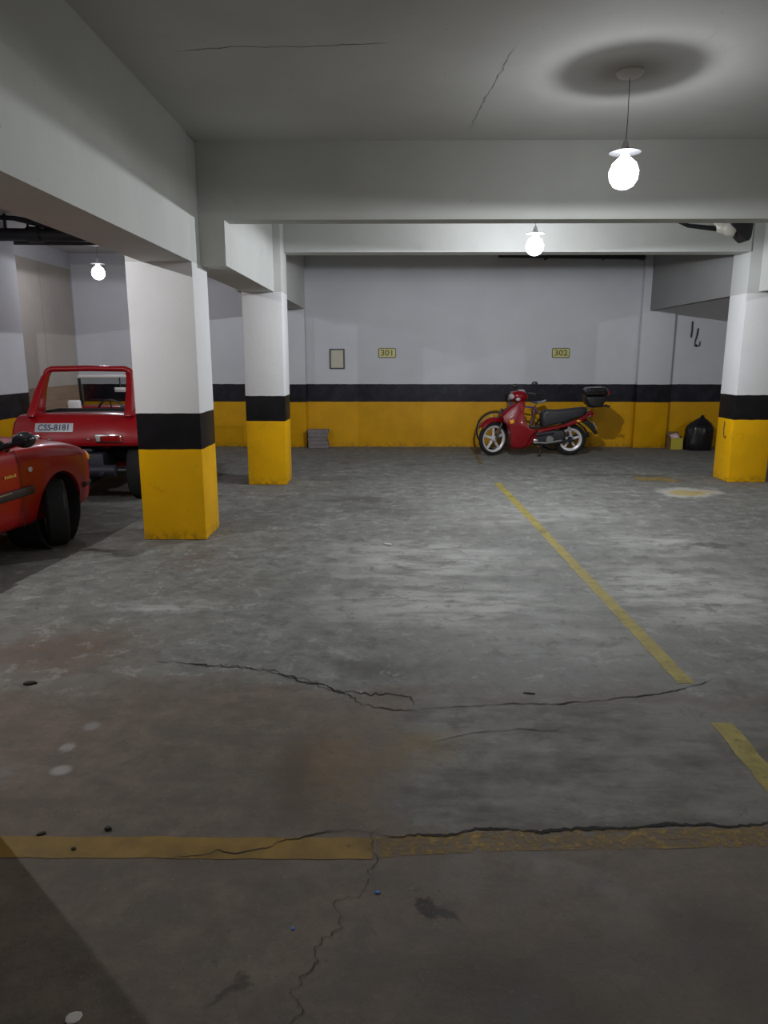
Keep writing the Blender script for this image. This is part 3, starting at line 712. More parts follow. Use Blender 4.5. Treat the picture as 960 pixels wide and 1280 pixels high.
# ------------------------------------------------------------------ motorcycle (x rearwards, camera side is -y)
mc = tag(empty('motorcycle', (1.665, 12.02, 0)), 'red step-through motorcycle with black seat and top box, parked by the back wall', 'motorcycle')
def q(cx_, cy_): return ((cx_ - 205) / 343.0, (544 - cy_) / 343.0)
def Q(*a): return [q(*p) for p in a]
ST = Matrix.Translation((.08, 0, 0)) @ Matrix.Rotation(R(26), 4, 'Z') @ Matrix.Translation((-.08, 0, 0))
FC = (-.01, 0, .277); RC = (1.28, 0, .262)
def tyre_prof(Rr, w): return [(Rr - w * .95, -w * .42), (Rr - w * .5, -w * .56), (Rr - w * .12, -w * .36), (Rr, 0), (Rr - w * .12, w * .36), (Rr - w * .5, w * .56), (Rr - w * .95, w * .42)]
def cast_wheel(name, c, Rr, w, Mx, spokes, m, hubm):
    ty = MB().ring(tyre_prof(Rr, w), c, 'Y', 48, Mx).build(name, M['rubber'], mc)
    rm = MB().ring([(Rr - w * .95, -w * .42), (Rr - w * 1.25, -w * .40), (Rr - w * 1.5, -w * .2), (Rr - w * 1.5, w * .2), (Rr - w * 1.25, w * .40), (Rr - w * .95, w * .42)], c, 'Y', 48, Mx)
    for k in range(spokes):
        a = R(18) + 2 * PI * k / spokes
        for s in (-1, 1):
            a0 = a + s * .30; a1 = a + s * .05
            p0 = Vector(c) + Vector((.035 * math.cos(a0), 0, .035 * math.sin(a0)))
            p1 = Vector(c) + Vector(((Rr - w * 1.4) * math.cos(a1), 0, (Rr - w * 1.4) * math.sin(a1)))
            rm.tube([Mx @ p0, Mx @ p1], [.016, .010], 8)
    rm.build('rim', m, ty)
    MB().lathe([(0, -.06), (.03, -.06), (.045, -.045), (.05, -.02), (.05, .02), (.045, .045), (.03, .06), (0, .06)], Mx @ Matrix.Translation(c) @ Matrix.Rotation(R(90), 4, 'X'), 20, False).build('hub', hubm, ty)
    return ty
cast_wheel('front_wheel', FC, .277, .062, ST, 5, M['alloy'], M['alloy'])
rw = cast_wheel('rear_wheel', RC, .262, .078, Matrix.Identity(4), 5, M['alloy'], M['dark_metal'])
MB().lathe([(0, -.075), (.06, -.075), (.085, -.06), (.085, -.03), (0, -.03)], Matrix.Translation(RC) @ Matrix.Rotation(R(90), 4, 'X') @ Matrix.Scale(1, 4), 24, False).build('sprocket_cover', M['dark_metal'], mc)
# front mudguard
rg = []
for k in range(19):
    a = R(38 + k * 6.8)           # from the front of the wheel over the top to the rear
    ring = []
    lift = .02 * math.sin(PI * k / 18)
    for r_, y_ in ((.285, -.062), (.315 + lift, -.056), (.335 + lift, -.03), (.342 + lift, 0), (.335 + lift, .03), (.315 + lift, .056), (.285, .062), (.305 + lift, .045), (.325 + lift, 0), (.305 + lift, -.045)):
        ring.append(ST @ Vector((FC[0] - r_ * math.cos(a), y_, FC[2] + r_ * math.sin(a))))
    rg.append(ring)
MB().loft(rg).build('front_mudguard', M['moto_red'], mc)
fk = MB()
for s in (-.075, .075): fk.tube([ST @ Vector((0, s, .277)), ST @ Vector((.11, s, .55)), ST @ Vector((.19, s * .8, .76))], [.02, .024, .024], 10)
fk.build('front_fork', M['dark_metal'], mc)
# leg shield
shield = Q((340, 232), (378, 238), (368, 300), (376, 345), (405, 388), (455, 394), (415, 430), (388, 490), (370, 505), (302, 503), (290, 425), (276, 372), (246, 345), (240, 312), (290, 268), (322, 252))
def shw(x, z): return .055 + .16 * max(0, min(1, (.92 - z) / .28)) * (1 - .35 * max(0, min(1, (.25 - z) / .2)))
MB().pillow(shield, shw, .9).build('leg_shield', M['moto_red'], mc, bevel=.018, seg=3)
for s in (-1, 1):
    MB().pillow(Q((284, 340), (308, 336), (312, 355), (290, 360)), .012, .9, y0=s * .20).build('turn_signal', M['amber'], mc, bevel=.004)
# headlight cowl
HD = Matrix.Translation((.35, 0, 0)) @ Matrix.Rotation(R(26), 4, 'Z') @ Matrix.Translation((-.35, 0, 0))
MB().ell((.415, 0, .97), (.165, .13, .098), 24, 14, HD).build('headlight_cowl', M['moto_red'], mc)
MB().ell((.27, 0, .965), (.035, .07, .05), 20, 12, HD).build('headlight', M['clear_lens'], mc)
for s in (-1, 1): MB().ell((.325, s * .11, .925), (.045, .03, .03), 14, 10, HD).build('turn_signal', M['clear_lens'], mc)
MB().ell((.45, 0, 1.05), (.075, .07, .028), 16, 10, HD).build('instrument_panel', M['clear_lens'], mc)
hb = MB()
for s in (-1, 1): hb.tube([HD @ Vector((.43, s * .06, 1.0)), HD @ Vector((.50, s * .2, 1.03)), HD @ Vector((.58, s * .33, 1.01))], .014, 10)
hb.build('handlebar', M['dark_metal'], mc)
for s in (-1, 1):
    MB().tube([HD @ Vector((.535, s * .245, 1.025)), HD @ Vector((.60, s * .36, 1.005))], .02, 12).build('grip', M['rubber'], mc)
    MB().tube([HD @ Vector((.46, s * .2, 1.03)), HD @ Vector((.49, s * .34, 1.015))], .008, 8).build('brake_lever', M['steel'], mc)
    base = HD @ Vector((.50, s * .19, 1.035)); top = base + (Vector((.055, -.06, .115)) if s < 0 else Vector((-.02, .06, .06)))
    mr = MB().tube([base, base.lerp(top, .5) + Vector((0, 0, .01)), top], .007, 8).build('mirror', M['dark_metal'], mc)
    MB().ell(tuple(top + Vector((0, 0, .03))), (.05, .025, .038), 18, 10).build('mirror_head', M['dark_metal'], mr)
# body
MB().pillow(Q((388, 440), (440, 400), (470, 392), (600, 366), (685, 332), (752, 290), (760, 306), (712, 348), (640, 372), (560, 392), (480, 412), (430, 450), (400, 470)), .115, .85).build('side_panel', M['moto_red'], mc, bevel=.014, seg=3)
MB().pillow(Q((385, 445), (420, 405), (455, 395), (440, 420), (425, 470), (390, 500), (380, 490)), .14, .85).build('front_side_panel', M['moto_red'], mc, bevel=.012)
MB().pillow(Q((476, 385), (468, 345), (470, 302), (492, 285), (560, 287), (640, 279), (715, 270), (728, 282), (712, 318), (640, 338), (590, 358), (510, 375)), .125, .88).build('seat', M['vinyl'], mc, bevel=.02, seg=3)
MB().pillow(Q((402, 385), (440, 392), (475, 385), (470, 372), (440, 380), (412, 372)), .06, .9).build('step_through_cover', M['black'], mc, bevel=.006)
# engine
MB().pillow(Q((425, 420), (450, 404), (600, 398), (615, 420), (605, 470), (560, 485), (440, 488), (412, 470)), .095, .9).build('engine_block', M['dark_metal'], mc, bevel=.012)
en = MB()
for k in range(6): en.lathe([(0, 0), (.052 - .002 * k, 0), (.052 - .002 * k, .012), (0, .012)], Matrix.Translation((q(412 + k * 10, 458)[0], -.02, q(412, 458)[1])) @ Matrix.Rotation(R(90), 4, 'Y'), 18, False)
en.ell((q(440, 458)[0], -.09, q(440, 458)[1]), (.06, .03, .045)).build('cylinder_head', M['steel'], mc)
MB().lathe([(0, -.13), (.055, -.13), (.07, -.115), (.07, -.08), (0, -.08)], Matrix.Translation((q(520, 450)[0], 0, q(520, 450)[1])) @ Matrix.Rotation(R(90), 4, 'X') @ Matrix.Scale(-1, 4, (0, 0, 1)), 24, False).build('crankcase_cover', M['steel'], mc)
MB().tube([(q(440, 425)[0], -.11, q(440, 425)[1]), (q(540, 408)[0], -.115, q(540, 408)[1])], [.028, .03], 12).build('side_cover', M['iron'], mc)
MB().tube([(q(430, 468)[0], -.10, q(430, 468)[1]), (q(500, 470)[0], -.12, q(500, 470)[1]), (q(585, 455)[0], -.125, q(585, 455)[1])], [.018, .02, .024], 12).build('exhaust_pipe', M['chrome'], mc)
MB().tube([(q(585, 455)[0], .12, q(585, 462)[1]), (q(640, 450)[0], .135, q(640, 455)[1]), (q(760, 425)[0], .14, q(760, 430)[1])], [.03, .042, .04], 14).build('silencer', M['dark_metal'], mc)
sa = MB()
for s in (-.085, .085): sa.tube([(q(560, 465)[0], s, q(560, 465)[1]), (RC[0] + .03, s, RC[2])], [.024, .018], 10)
sa.build('swing_arm', M['dark_metal'], mc)
for s in (-.11, .11):
    p0 = Vector((q(622, 375)[0], s, q(622, 375)[1])); p1 = Vector((q(648, 448)[0], s, q(648, 448)[1]))
    sh = MB().tube([p0, p1], .012, 10).build('shock_absorber', M['steel'], mc)
    sp = []
    for k in range(61):
        a = 2 * PI * k / 10; pc = p0.lerp(p1, .1 + .7 * k / 60)
        sp.append(pc + Vector((.026 * math.cos(a), .026 * math.sin(a), 0)))
    MB().tube(sp, .005, 6).build('spring', M['alloy'], sh)
rg = []
for k in range(13):
    a = R(25 + k * 9)
    rg.append([Vector((RC[0] + r_ * math.cos(a), y_, RC[2] + r_ * math.sin(a))) for r_, y_ in ((.28, -.055), (.30, -.05), (.305, 0), (.30, .05), (.28, .055), (.29, .03), (.292, 0), (.29, -.03))])
MB().loft(rg).build('rear_mudguard', M['black'], mc)
MB().pillow(Q((700, 352), (735, 338), (795, 414), (786, 428), (745, 385)), .045, .9).build('mudguard_flap', M['black'], mc, bevel=.006)
W = Matrix.Translation((q(768, 372)[0] + .012, 0, q(768, 372)[1])) @ Matrix.Rotation(R(-34), 4, 'Y')
MB().box((-.004, -.085, -.06), (.004, .085, .06), W).build('licence_plate', M['plate'], mc, smooth=False)
MB().pillow(Q((710, 324), (752, 292), (772, 305), (738, 334), (716, 340)), .07, .85).build('tail_light', M['red_lens'], mc, bevel=.008)
MB().tube([(q(715, 330)[0], -.10, q(715, 330)[1]), (q(745, 316)[0], -.095, q(745, 316)[1])], .012, 8).build('tail_trim', M['chrome'], mc)
for s in (-1, 1): MB().ell((q(678, 347)[0], s * .112, q(678, 347)[1]), (.04, .018, .02)).build('turn_signal', M['amber'], mc)
cr = MB()
for s in (-.09, .09): cr.tube([(q(705, 300)[0], s, q(705, 300)[1]), (q(735, 272)[0], s, q(735, 272)[1]), (q(850, 262)[0], s * .9, q(850, 262)[1])], .010, 8)
for cxx in (745, 800, 845): cr.tube([(q(cxx, 268)[0], -.1, q(cxx, 269)[1]), (q(cxx, 268)[0], .1, q(cxx, 269)[1])], .009, 8)
cr.build('luggage_rack', M['dark_metal'], mc)
bx = MB().pillow(Q((707, 209), (707, 224), (723, 257), (751, 271), (797, 269), (827, 224), (829, 207)), .17, .85).build('top_box', M['black'], mc, bevel=.018, seg=3)
MB().pillow(Q((707, 205), (712, 171), (723, 162), (813, 159), (827, 171), (831, 203)), .175, .88).build('box_lid', M['gloss_black'], bx, bevel=.018, seg=3)
MB().pillow(Q((815, 173), (831, 172), (841, 194), (831, 205)), .13, .9).build('reflector', M['red_lens'], bx, bevel=.006)
ss = MB().tube([(q(475, 480)[0], -.09, q(475, 480)[1]), (q(468, 515)[0], -.13, q(468, 515)[1]), (q(460, 548)[0], -.17, .012)], .010, 8)
ss.ell((q(458, 548)[0], -.175, .012), (.028, .02, .012)).build('side_stand', M['black'], mc)
MB().tube([(q(468, 488)[0], -.21, q(468, 488)[1]), (q(468, 488)[0], .21, q(468, 488)[1])], .013, 10).build('footrest', M['rubber'], mc)

# ------------------------------------------------------------------ bicycle behind the motorcycle, leaning on the wall
bi = tag(empty('bicycle', (1.80, 12.72, 0)), 'purple and red bicycle with a grey saddle, half hidden behind the red motorcycle', 'bicycle')
BT = Matrix.Rotation(R(-5), 4, 'X')
def b3(x, y, z): return BT @ Vector((x, y, z))
for nm, wx in (('front_wheel', 0.0), ('rear_wheel', 1.02)):
    ty = MB().ring([(.312, -.014), (.325, -.019), (.336, 0), (.325, .019), (.312, .014)], (wx, 0, .337), 'Y', 48, BT).build(nm, M['rubber'], bi)
    rm = MB().ring([(.312, -.012), (.300, -.010), (.300, .010), (.312, .012)], (wx, 0, .337), 'Y', 48, BT)
    for k in range(24):
        a = 2 * PI * k / 24
        rm.tube([b3(wx + .02 * math.cos(a + .5), .02 * (-1) ** k, .337 + .02 * math.sin(a + .5)), b3(wx + .303 * math.cos(a), 0, .337 + .303 * math.sin(a))], .0018, 5)
    rm.build('rim', M['steel'], ty)
    MB().tube([b3(wx, -.05, .337), b3(wx, .05, .337)], .02, 12).build('hub', M['steel'], ty)
MB().tube([b3(.24, 0, .80), b3(.68, 0, .73)], .016, 12).tube([b3(.27, 0, .70), b3(.60, 0, .28)], .018, 12).tube([b3(.60, 0, .28), b3(.69, 0, .76)], .016, 12).tube([b3(.60, .03, .28), b3(1.02, .05, .337)], .009, 8).tube([b3(.60, -.03, .28), b3(1.02, -.05, .337)], .009, 8).tube([b3(.685, .02, .72), b3(1.02, .05, .337)], .009, 8).tube([b3(.685, -.02, .72), b3(1.02, -.05, .337)], .009, 8).tube([b3(.235, 0, .84), b3(.28, 0, .67)], .019, 12).build('frame', M['purple'], bi)
MB().tube([b3(.29, 0, .66), b3(.24, .045, .60), b3(0, .05, .337)], .012, 10).tube([b3(.29, 0, .66), b3(.24, -.045, .60), b3(0, -.05, .337)], .012, 10).build('fork', M['moto_red'], bi)
rg = []
for k in range(15):
    a = R(25 + k * 9)
    rg.append([b3(-r_ * math.cos(a), y_, .337 + r_ * math.sin(a)) for r_, y_ in ((.345, -.026), (.352, 0), (.345, .026), (.341, 0))])
MB().loft(rg).build('mudguard', M['black'], bi)
MB().tube([b3(.235, 0, .84), b3(.215, 0, .95)], .012, 10).tube([b3(.30, -.27, 1.0), b3(.22, -.2, .99), b3(.20, 0, .955), b3(.22, .2, .99), b3(.30, .2, 1.0)], .011, 10).build('handlebar', M['black'], bi)
MB().tube([b3(.69, 0, .74), b3(.705, 0, .81)], .012, 10).build('seat_post', M['steel'], bi)
MB().pillow([(.60, .825), (.66, .84), (.78, .85), (.86, .875), (.875, .86), (.84, .82), (.74, .81), (.66, .81)], lambda x, z: .018 + .07 * max(0, min(1, (x - .66) / .16)), .85, BT).build('saddle', M['saddle'], bi, bevel=.01)
MB().lathe([(0, -.01), (.085, -.01), (.085, .0), (0, .0)], BT @ Matrix.Translation((.60, -.06, .28)) @ Matrix.Rotation(R(90), 4, 'X'), 24, False).tube([b3(.60, -.075, .28), b3(.50, -.075, .42)], .011, 8).tube([b3(.60, .075, .28), b3(.70, .075, .14)], .011, 8).tube([b3(.60, -.08, .28), b3(.60, .08, .28)], .015, 8).build('crank', M['steel'], bi)
for px_, s, pz_ in ((.50, -1, .42), (.70, 1, .14)): MB().box((px_ - .045, min(s * .08, s * .16), pz_ - .012), (px_ + .045, max(s * .08, s * .16), pz_ + .012), BT).build('pedal', M['black'], bi, smooth=False)

# ------------------------------------------------------------------ dune buggy (y forwards, seen from behind)
bg = tag(empty('dune_buggy', (-3.47, 7.95, 0), R(4)), 'red open dune buggy seen from behind with roll bar and number plate', 'car')
def cs(w, z0, z1, crown=.0, y=0.0, rnd=.07, flare=0.0):
    pts = [(-w + rnd, z0), (-w - flare, z0 + rnd * .4), (-w, (z0 + z1) / 2), (-w + .01, z1 - rnd), (-w + rnd * .7, z1 - .012), (-w * .4, z1 + crown), (w * .4, z1 + crown), (w - rnd * .7, z1 - .012), (w - .01, z1 - rnd), (w, (z0 + z1) / 2), (w + flare, z0 + rnd * .4), (w - rnd, z0)]
    return [(x, y, z) for x, z in pts]
bd = MB()
bd.loft([cs(.65, .66, .70, 0, -.015, .03), cs(.72, .635, .76, 0, .0, .05), cs(.735, .62, .87, 0, .05, .06), cs(.74, .62, .955, .0, .12, .07), cs(.74, .62, .975, .008, .2, .07), cs(.735, .60, .975, .008, .5, .07), cs(.70, .56, .955, .0, .56, .07)])
for s in (-1, 1):
    bd.loft([[(s * x, y, z) for x, z in ((.70, z0), (.715, z0 + .1), (.70, z1), (.62, z1 + .01), (.58, z1 - .03), (.60, z0))] for y, z0, z1 in ((.55, .5, .93), (.75, .34, .82), (1.2, .32, .80), (1.6, .34, .86), (1.8, .45, .92))])
    bd.loft([[(s * (x), y, z0 + z) for x, z in ((.40, 0), (.42, h), (.55, h + .05), (.68, h), (.74, h * .5), (.735, 0))] for y, z0, h in ((1.75, .50, .34), (2.0, .60, .26), (2.3, .64, .24), (2.6, .62, .20), (2.85, .52, .18), (2.98, .46, .12))])
bd.loft([cs(.60, .36, .94, .02, 1.66), cs(.58, .36, .93, .03, 1.9), cs(.52, .38, .87, .04, 2.3), cs(.46, .40, .78, .04, 2.7), cs(.40, .44, .66, .03, 2.98), cs(.36, .48, .58, .01, 3.06)])
bd.box((-.62, .5, .33), (.62, 1.75, .37))
bd.build('body', M['buggy_red'], bg, angle=40)
# number plate on the sloping tail
def on_tail(x, z, lift=.0): return Vector((x, .0 + (z - .76) * .62 - lift, z))
PR = Matrix.Translation(on_tail(-.27, .835, .012)) @ Matrix.Rotation(R(-28), 4, 'X')
pl = MB().box((-.205, -.004, -.052), (.205, .004, .052), PR).build('number_plate', M['plate'], bg, bevel=.002)
text_mesh('plate_lettering', 'CSS-8181', .10, M['plate_ink'], PR @ Matrix.Translation((0, -.0045, -.002)) @ Matrix.Rotation(R(90), 4, 'X'), pl, .0008, bold=.002, xs=.88)
for s, lx in ((-1, -.55), (1, .33)):
    hous = MB().box((lx - .145, -.045, .675), (lx + .145, .05, .765)).build('tail_light', M['chrome'], bg, bevel=.014)
    MB().box((lx - .13 if s < 0 else lx - .08, -.052, .689), (lx + .08 if s < 0 else lx + .13, -.04, .751)).build('red_lens', M['red_lens'], hous, bevel=.008)
    MB().box((lx + .085 if s < 0 else lx - .13, -.052, .689), (lx + .13 if s < 0 else lx - .085, -.04, .751)).build('clear_lens', M['clear_lens'], hous, bevel=.008)
    MB().ell(((-.31, .17)[s > 0] - (.0, .06)[s > 0], -.02, .71), (.02, .02, .015)).build('reflector', M['chrome'], bg)
# roll bar: broad fins rising to a squared hoop
rb = MB()
def rect(c, hx, hy, hz=0): return [(c[0] - hx, c[1] - hy, c[2]), (c[0] + hx, c[1] - hy, c[2]), (c[0] + hx, c[1] + hy, c[2]), (c[0] - hx, c[1] + hy, c[2])]
for s in (-1, 1):
    rb.loft([rect((s * .53, .23, .955), .045, .17), rect((s * .52, .27, 1.05), .04, .145), rect((s * .505, .36, 1.22), .035, .10), rect((s * .475, .455, 1.38), .03, .06), rect((s * .455, .49, 1.425), .03, .05)])
rb.tube([(-.485, .49, 1.40), (-.462, .495, 1.445), (-.41, .50, 1.465), (0, .505, 1.472), (.41, .50, 1.465), (.462, .495, 1.445), (.485, .49, 1.40)], .034, 14)
rb.build('roll_bar', M['buggy_red'], bg, bevel=.012)
MB().tube([(-.58, .575, .955), (-.4, .58, .985), (.4, .58, .985), (.58, .575, .955)], .028, 12).build('cockpit_edging', M['rubber'], bg)
# windscreen
ws = MB()
ws.tube([(-.52, 1.70, .92), (-.50, 1.60, 1.33)], .018, 10).tube([(.52, 1.70, .92), (.50, 1.60, 1.33)], .018, 10).tube([(-.53, 1.71, .93), (.53, 1.71, .93)], .016, 10)
w = ws.build('windscreen_frame', M['black'], bg)
MB().tube([(-.505, 1.595, 1.345), (-.48, 1.593, 1.352), (.48, 1.593, 1.352), (.505, 1.595, 1.345)], .02, 10).build('top_rail', M['white'], w)
MB().loft([[(x, y - d, z) for x, y, z in ((-.51, 1.70, .94), (.51, 1.70, .94), (.495, 1.60, 1.34), (-.495, 1.60, 1.34))] for d in (.003, -.003)]).build('windscreen_glass', M['windshield'], w, smooth=False)
m_ = MB().tube([(.02, 1.59, 1.345), (.035, 1.545, 1.26), (.045, 1.52, 1.20)], .008, 8).build('rear_view_mirror', M['black'], bg)
MB().box((-.03, 1.505, 1.155), (.11, 1.53, 1.215)).build('mirror_glass', M['white'], m_, bevel=.008)
# seats, dash, steering
for s in (-1, 1):
    st = MB().box((s * .32 - .22, .72, .37), (s * .32 + .22, 1.22, .52)).loft([rect((s * .32, .78, .50), .22, .06), rect((s * .32, .70, .80), .21, .055), rect((s * .32, .66, .93), .17, .045)]).build('seat', M['vinyl'], bg, bevel=.025, seg=3)
    if s < 0: MB().box((-.075, -.03, -.075), (.075, .03, .075), Matrix.Translation((-.29, .78, 1.02)) @ Matrix.Rotation(R(6), 4, 'X')).build('headrest', M['white'], bg, bevel=.022, seg=3)
    else: MB().box((-.095, -.03, -.06), (.095, .03, .06), Matrix.Translation((.36, .70, .975))).build('headrest', M['vinyl'], bg, bevel=.022, seg=3)
MB().pillow([(0, 0), (0, .16), (.10, .19), (.22, .16), (.22, 0)], .56, .95, Matrix.Translation((0, 1.48, .80)) @ Matrix.Rotation(R(90), 4, 'Z')).build('dashboard', M['buggy_red'], bg, bevel=.02)
sw = MB().ring([(.165, -.013), (.178, 0), (.165, .013), (.152, 0)], (0, 0, 0), 'Y', 28, Matrix.Translation((-.02, 1.32, .92)) @ Matrix.Rotation(R(25), 4, 'X'))
for a in (90, 210, 330): sw.tube([Vector((-.02, 1.32, .92)), Vector((-.02, 1.32, .92)) + Matrix.Rotation(R(25), 3, 'X') @ Vector((.165 * math.cos(R(a)), 0, .165 * math.sin(R(a))))], .008, 8)
sw.tube([(-.02, 1.32, .92), (-.02, 1.50, .86)], .018, 10).build('steering_wheel', M['black'], bg)
# running gear
for s in (-1, 1):
    for nm, ay, r_, tw in (('rear_wheel', .28, .315, .115), ('front_wheel', 2.38, .30, .09)):
        c = (s * (.60 if ay < 1 else .60), ay, r_ + .0)
        ty = MB().ring([(r_ * .58, -tw * .9), (r_ * .8, -tw * 1.05), (r_ * .95, -tw * .95), (r_, -tw * .7), (r_, tw * .7), (r_ * .95, tw * .95), (r_ * .8, tw * 1.05), (r_ * .58, tw * .9)], c, 'X', 40).build(nm, M['rubber'], bg)
        MB().lathe([(0, -tw * .5), (r_ * .3, -tw * .55), (r_ * .5, -tw * .6), (r_ * .58, -tw * .85), (r_ * .58, tw * .85), (r_ * .5, tw * .6), (r_ * .3, tw * .55), (0, tw * .5)], Matrix.Translation(c) @ Matrix.Rotation(R(90), 4, 'Y'), 28, False).build('rim', M['alloy'], ty)
MB().tube([(-.49, .28, .315), (.49, .28, .315)], .04, 12).ell((0, .30, .32), (.16, .2, .14)).build('rear_axle', M['dark_metal'], bg)
MB().box((-.25, .0, .30), (.25, .45, .55)).box((-.12, .05, .55), (.12, .35, .60)).build('engine', M['iron'], bg, bevel=.03)
MB().tube([(-.38, -.02, .36), (.38, -.02, .36)], .065, 14).tube([(.25, -.05, .36), (.25, -.14, .33)], .022, 10).build('silencer', M['iron'], bg)
MB().tube([(-.52, 2.38, .30), (.52, 2.38, .30)], .035, 12).build('front_axle', M['dark_metal'], bg)
for s in (-1, 1):
    hl = MB().lathe([(0, -.10), (.05, -.09), (.085, -.04), (.09, .03), (.09, .05)], Matrix.Translation((s * .55, 2.98, .72)) @ Matrix.Rotation(R(-90), 4, 'X'), 24, True).build('headlamp', M['chrome'], bg)
    MB().ell((s * .55, 3.03, .72), (.082, .03, .082)).build('headlamp_lens', M['clear_lens'], hl)
MB().tube([(-.45, 3.12, .42), (.45, 3.12, .42)], .03, 12).tube([(-.3, 2.95, .45), (-.3, 3.12, .42)], .018, 8).tube([(.3, 2.95, .45), (.3, 3.12, .42)], .018, 8).build('front_bumper', M['chrome'], bg)

# ------------------------------------------------------------------ red hatchback (y forwards)
car = tag(empty('hatchback_car', (-3.765, 5.05, 0), R(-6)), 'red hatchback car with black door mirror, cut off by the frame beside the nearest pillar', 'car')
def ring_car(y, w, zb, zs, zt):
    h = [(0, zb), (w * .80, zb), (w * .95, zb + .05), (w * .985, zb + (zs - zb) * .35), (w, zb + (zs - zb) * .62), (w * .985, zs - .05), (w * .93, zs), (w * .62, zs + (zt - zs) * .55), (0, zt)]
    r_ = [(x, y, z) for x, z in h] + [(-x, y, z) for x, z in h[-2:0:-1]]
    return r_
def arch(s, y): return MB().lathe([(0, 0), (.345, 0), (.345, .36), (0, .36)], Matrix.Translation((s * .98 if s > 0 else -.98 + 0, y, .30)) @ Matrix.Rotation(R(-90 * s), 4, 'Y'), 40, False)
FA, RA = 1.13, -1.29
hull = MB().loft([ring_car(-1.86, .60, .42, .62, .64), ring_car(-1.84, .72, .30, .74, .77), ring_car(-1.74, .77, .25, .90, .92), ring_car(-1.45, .80, .21, .93, .95), ring_car(-.9, .815, .23, .93, .945), ring_car(0, .82, .24, .925, .94), ring_car(.55, .82, .235, .91, .945), ring_car(.95, .815, .22, .90, .955), ring_car(1.3, .81, .21, .865, .93), ring_car(1.55, .80, .22, .825, .895), ring_car(1.70, .775, .23, .775, .85), ring_car(1.79, .69, .25, .715, .79), ring_car(1.84, .58, .32, .63, .68)])
hull.build('body', M['car_red'], car, sub=2, cutters=[arch(s, y) for s in (-1, 1) for y in (FA, RA)], angle=40)
for s in (-1, 1):
    for y in (FA, RA):
        MB().lathe([(.335, .0), (.343, .0), (.343, .30), (0, .30), (0, .29), (.335, .29)], Matrix.Translation((s * .77, y, .30)) @ Matrix.Rotation(R(-90 * s), 4, 'Y'), 32, False).build('wheel_arch_liner', M['black'], car)
def car_wheel(x, y, steer):
    W = Matrix.Translation((x, y, .285)) @ Matrix.Rotation(R(steer), 4, 'Z')
    tw, r_ = .088, .285
    ty = MB().ring([(r_ * .64, -tw * .92), (r_ * .8, -tw * 1.05), (r_ * .95, -tw * .97), (r_, -tw * .75), (r_, tw * .75), (r_ * .95, tw * .97), (r_ * .8, tw * 1.05), (r_ * .64, tw * .92)], (0, 0, 0), 'X', 44, W).build('wheel', M['rubber'], car)
    sgn = 1 if x > 0 else -1
    MB().lathe([(0, -tw * .6), (r_ * .5, -tw * .6), (r_ * .64, -tw * .9), (r_ * .64, tw * .9), (r_ * .5, tw * .55), (r_ * .2, tw * .75), (0, tw * .75)], W @ Matrix.Rotation(R(90 * sgn), 4, 'Y'), 28, False).build('hubcap', M['alloy'], ty)
car_wheel(.725, FA, 36); car_wheel(-.725, FA, 36); car_wheel(.725, RA, 0); car_wheel(-.725, RA, 0)
base = [(-.755, .50), (-.45, .76), (0, .84), (.45, .76), (.755, .50), (.765, -.5), (.73, -1.50), (.40, -1.66), (-.40, -1.66), (-.73, -1.50), (-.765, -.5)]
roof = [(-.60, -.10), (-.36, .02), (0, .06), (.36, .02), (.60, -.10), (.62, -.6), (.585, -1.28), (.34, -1.36), (-.34, -1.36), (-.585, -1.28), (-.62, -.6)]
MB().loft([[(x * .99, y, .90) for x, y in base], [(x, y, 1.385) for x, y in roof]]).build('windows', M['car_glass'], car, smooth=False)
rl = MB().loft([[(x * 1.02, y * 1.01, 1.375) for x, y in roof], [(x * 1.01, y, 1.405) for x, y in roof], [(x * .85, y * .95 - .02, 1.43) for x, y in roof], [(x * .4, y * .6 - .25, 1.44) for x, y in roof]])
rl.build('roof', M['car_red'], car)
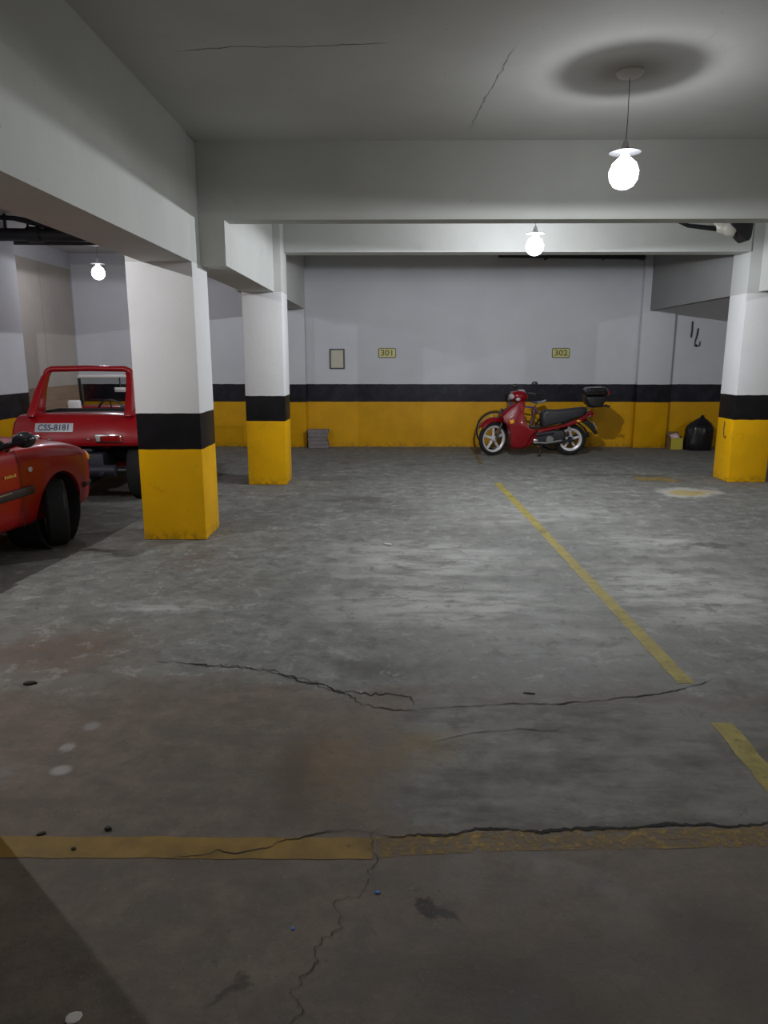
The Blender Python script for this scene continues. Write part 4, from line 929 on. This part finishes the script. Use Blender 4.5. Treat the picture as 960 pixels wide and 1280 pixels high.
for s in (-1, 1):
    MB().tube([(s * .76, .52, .905), (s * .61, -.10, 1.39)], .028, 10).build('windscreen_pillar', M['gloss_black'], car)
    MB().tube([(s * .772, -.45, .905), (s * .628, -.50, 1.39)], .032, 10).build('door_pillar', M['gloss_black'], car)
    MB().loft([[(s * x, y, z) for x, y, z in ((.775, -1.28, .9), (.775, -1.52, .9), (.70, -1.58, .9), (.70, -1.3, .9))], [(s * x, y, z) for x, y, z in ((.63, -1.10, 1.39), (.615, -1.30, 1.39), (.56, -1.33, 1.39), (.56, -1.1, 1.39))]]).build('rear_pillar', M['car_red'], car, bevel=.012)
    mh = MB().ell((s * 1.035, .33, 1.005), (.08, .07, .06), 20, 12).build('door_mirror', M['gloss_black'], car)
    MB().tube([(s * .79, .42, .93), (s * .97, .36, .985)], .026, 10).build('mirror_arm', M['gloss_black'], mh)
    MB().ell((s * 1.035, .275, 1.005), (.065, .018, .048), 18, 8).build('mirror_glass', M['gloss_black'], mh)
    # rubbing strip, indicator, badge, door seams, handle
    sp = MB().box((min(s * .812, s * .842), -1.0, .535), (max(s * .812, s * .842), .70, .60)).build('rubbing_strip', M['black'], car, bevel=.01)
    MB().box((min(s * .838, s * .845), -1.0, .585), (max(s * .838, s * .845), .40, .593)).build('strip_trim', M['steel'], sp, smooth=False)
    MB().ell((s * .815, .70, .725), (.012, .028, .022)).build('side_repeater', M['clear_lens'], car)
    bdg = MB()
    for k, (dy, h) in enumerate(((.0, .022), (.03, .016), (.06, .02), (.09, .014), (.12, .022))): bdg.box((min(s * .812, s * .824), .36 + dy * s * 0 + dy, .70), (max(s * .812, s * .824), .38 + dy, .70 + h))
    bdg.build('badge', M['gold'], car, smooth=False)
    dl = MB()
    for pts in ([(.812, .56, .28), (.824, .56, .55), (.822, .56, .80), (.79, .55, .90)], [(.812, -.45, .28), (.824, -.45, .55), (.824, -.45, .80), (.79, -.45, .905)]): dl.tube([(s * a, b_, c_) for a, b_, c_ in pts], .0025, 6)
    dl.build('door_seam', M['black'], car)
    MB().box((min(s * .81, s * .845), -.36, .78), (max(s * .81, s * .845), -.20, .81)).build('door_handle', M['black'], car, bevel=.008)
    MB().ell((s * .58, 1.755, .70), (.145, .09, .065), 20, 12).build('headlamp', M['clear_lens'], car)
    MB().ell((s * .715, 1.69, .69), (.04, .085, .05), 16, 10).build('turn_signal', M['amber'], car)
    MB().ell((s * .66, -1.80, .70), (.09, .05, .11), 16, 10).build('tail_lamp', M['red_lens'], car)
MB().tube([(-.70, 1.66, .46), (-.62, 1.83, .46), (-.3, 1.90, .46), (.3, 1.90, .46), (.62, 1.83, .46), (.715, 1.74, .46), (.79, 1.52, .46)], .026, 10).build('front_bumper_strip', M['black'], car)
MB().tube([(-.78, -1.6, .46), (-.70, -1.80, .46), (-.3, -1.89, .46), (.3, -1.89, .46), (.70, -1.80, .46), (.78, -1.6, .46)], .026, 10).build('rear_bumper_strip', M['black'], car)
MB().box((-.35, 1.80, .58), (.35, 1.875, .66)).build('grille', M['black'], car, bevel=.01)
for s in (-1, 1):
    MB().loft([rect((s * .36, -.35, .45), .22, .08), rect((s * .36, -.45, 1.0), .20, .06), rect((s * .36, -.47, 1.2), .12, .05)]).box((s * .36 - .23, -.35, .38), (s * .36 + .23, .15, .52)).build('seat', M['vinyl'], car, bevel=.03)
MB().box((-.6, -1.1, .40), (.6, -.85, .95)).build('rear_seat', M['vinyl'], car, bevel=.04)

# ------------------------------------------------------------------ world, camera, view
w = bpy.data.worlds.new('world'); scene.world = w; w.use_nodes = True
w.node_tree.nodes['Background'].inputs[0].default_value = (0.0, 0.0, 0.0, 1)
cam = bpy.data.cameras.new('camera'); co = bpy.data.objects.new('camera', cam); col.objects.link(co)
cam.sensor_fit = 'HORIZONTAL'; cam.sensor_width = 36; cam.lens = 36 * 904 / 960
cam.clip_start = 0.05
co.location = (0, 0, 1.6)
co.rotation_euler = (R(90 - 12.1), 0, math.atan(11 / 904 * math.cos(R(12.1))))
scene.camera = co
vs = scene.view_settings
vs.view_transform = 'Standard'; vs.look = 'None'; vs.gamma = 1.0; vs.exposure = 1.0; vs.use_curve_mapping = False
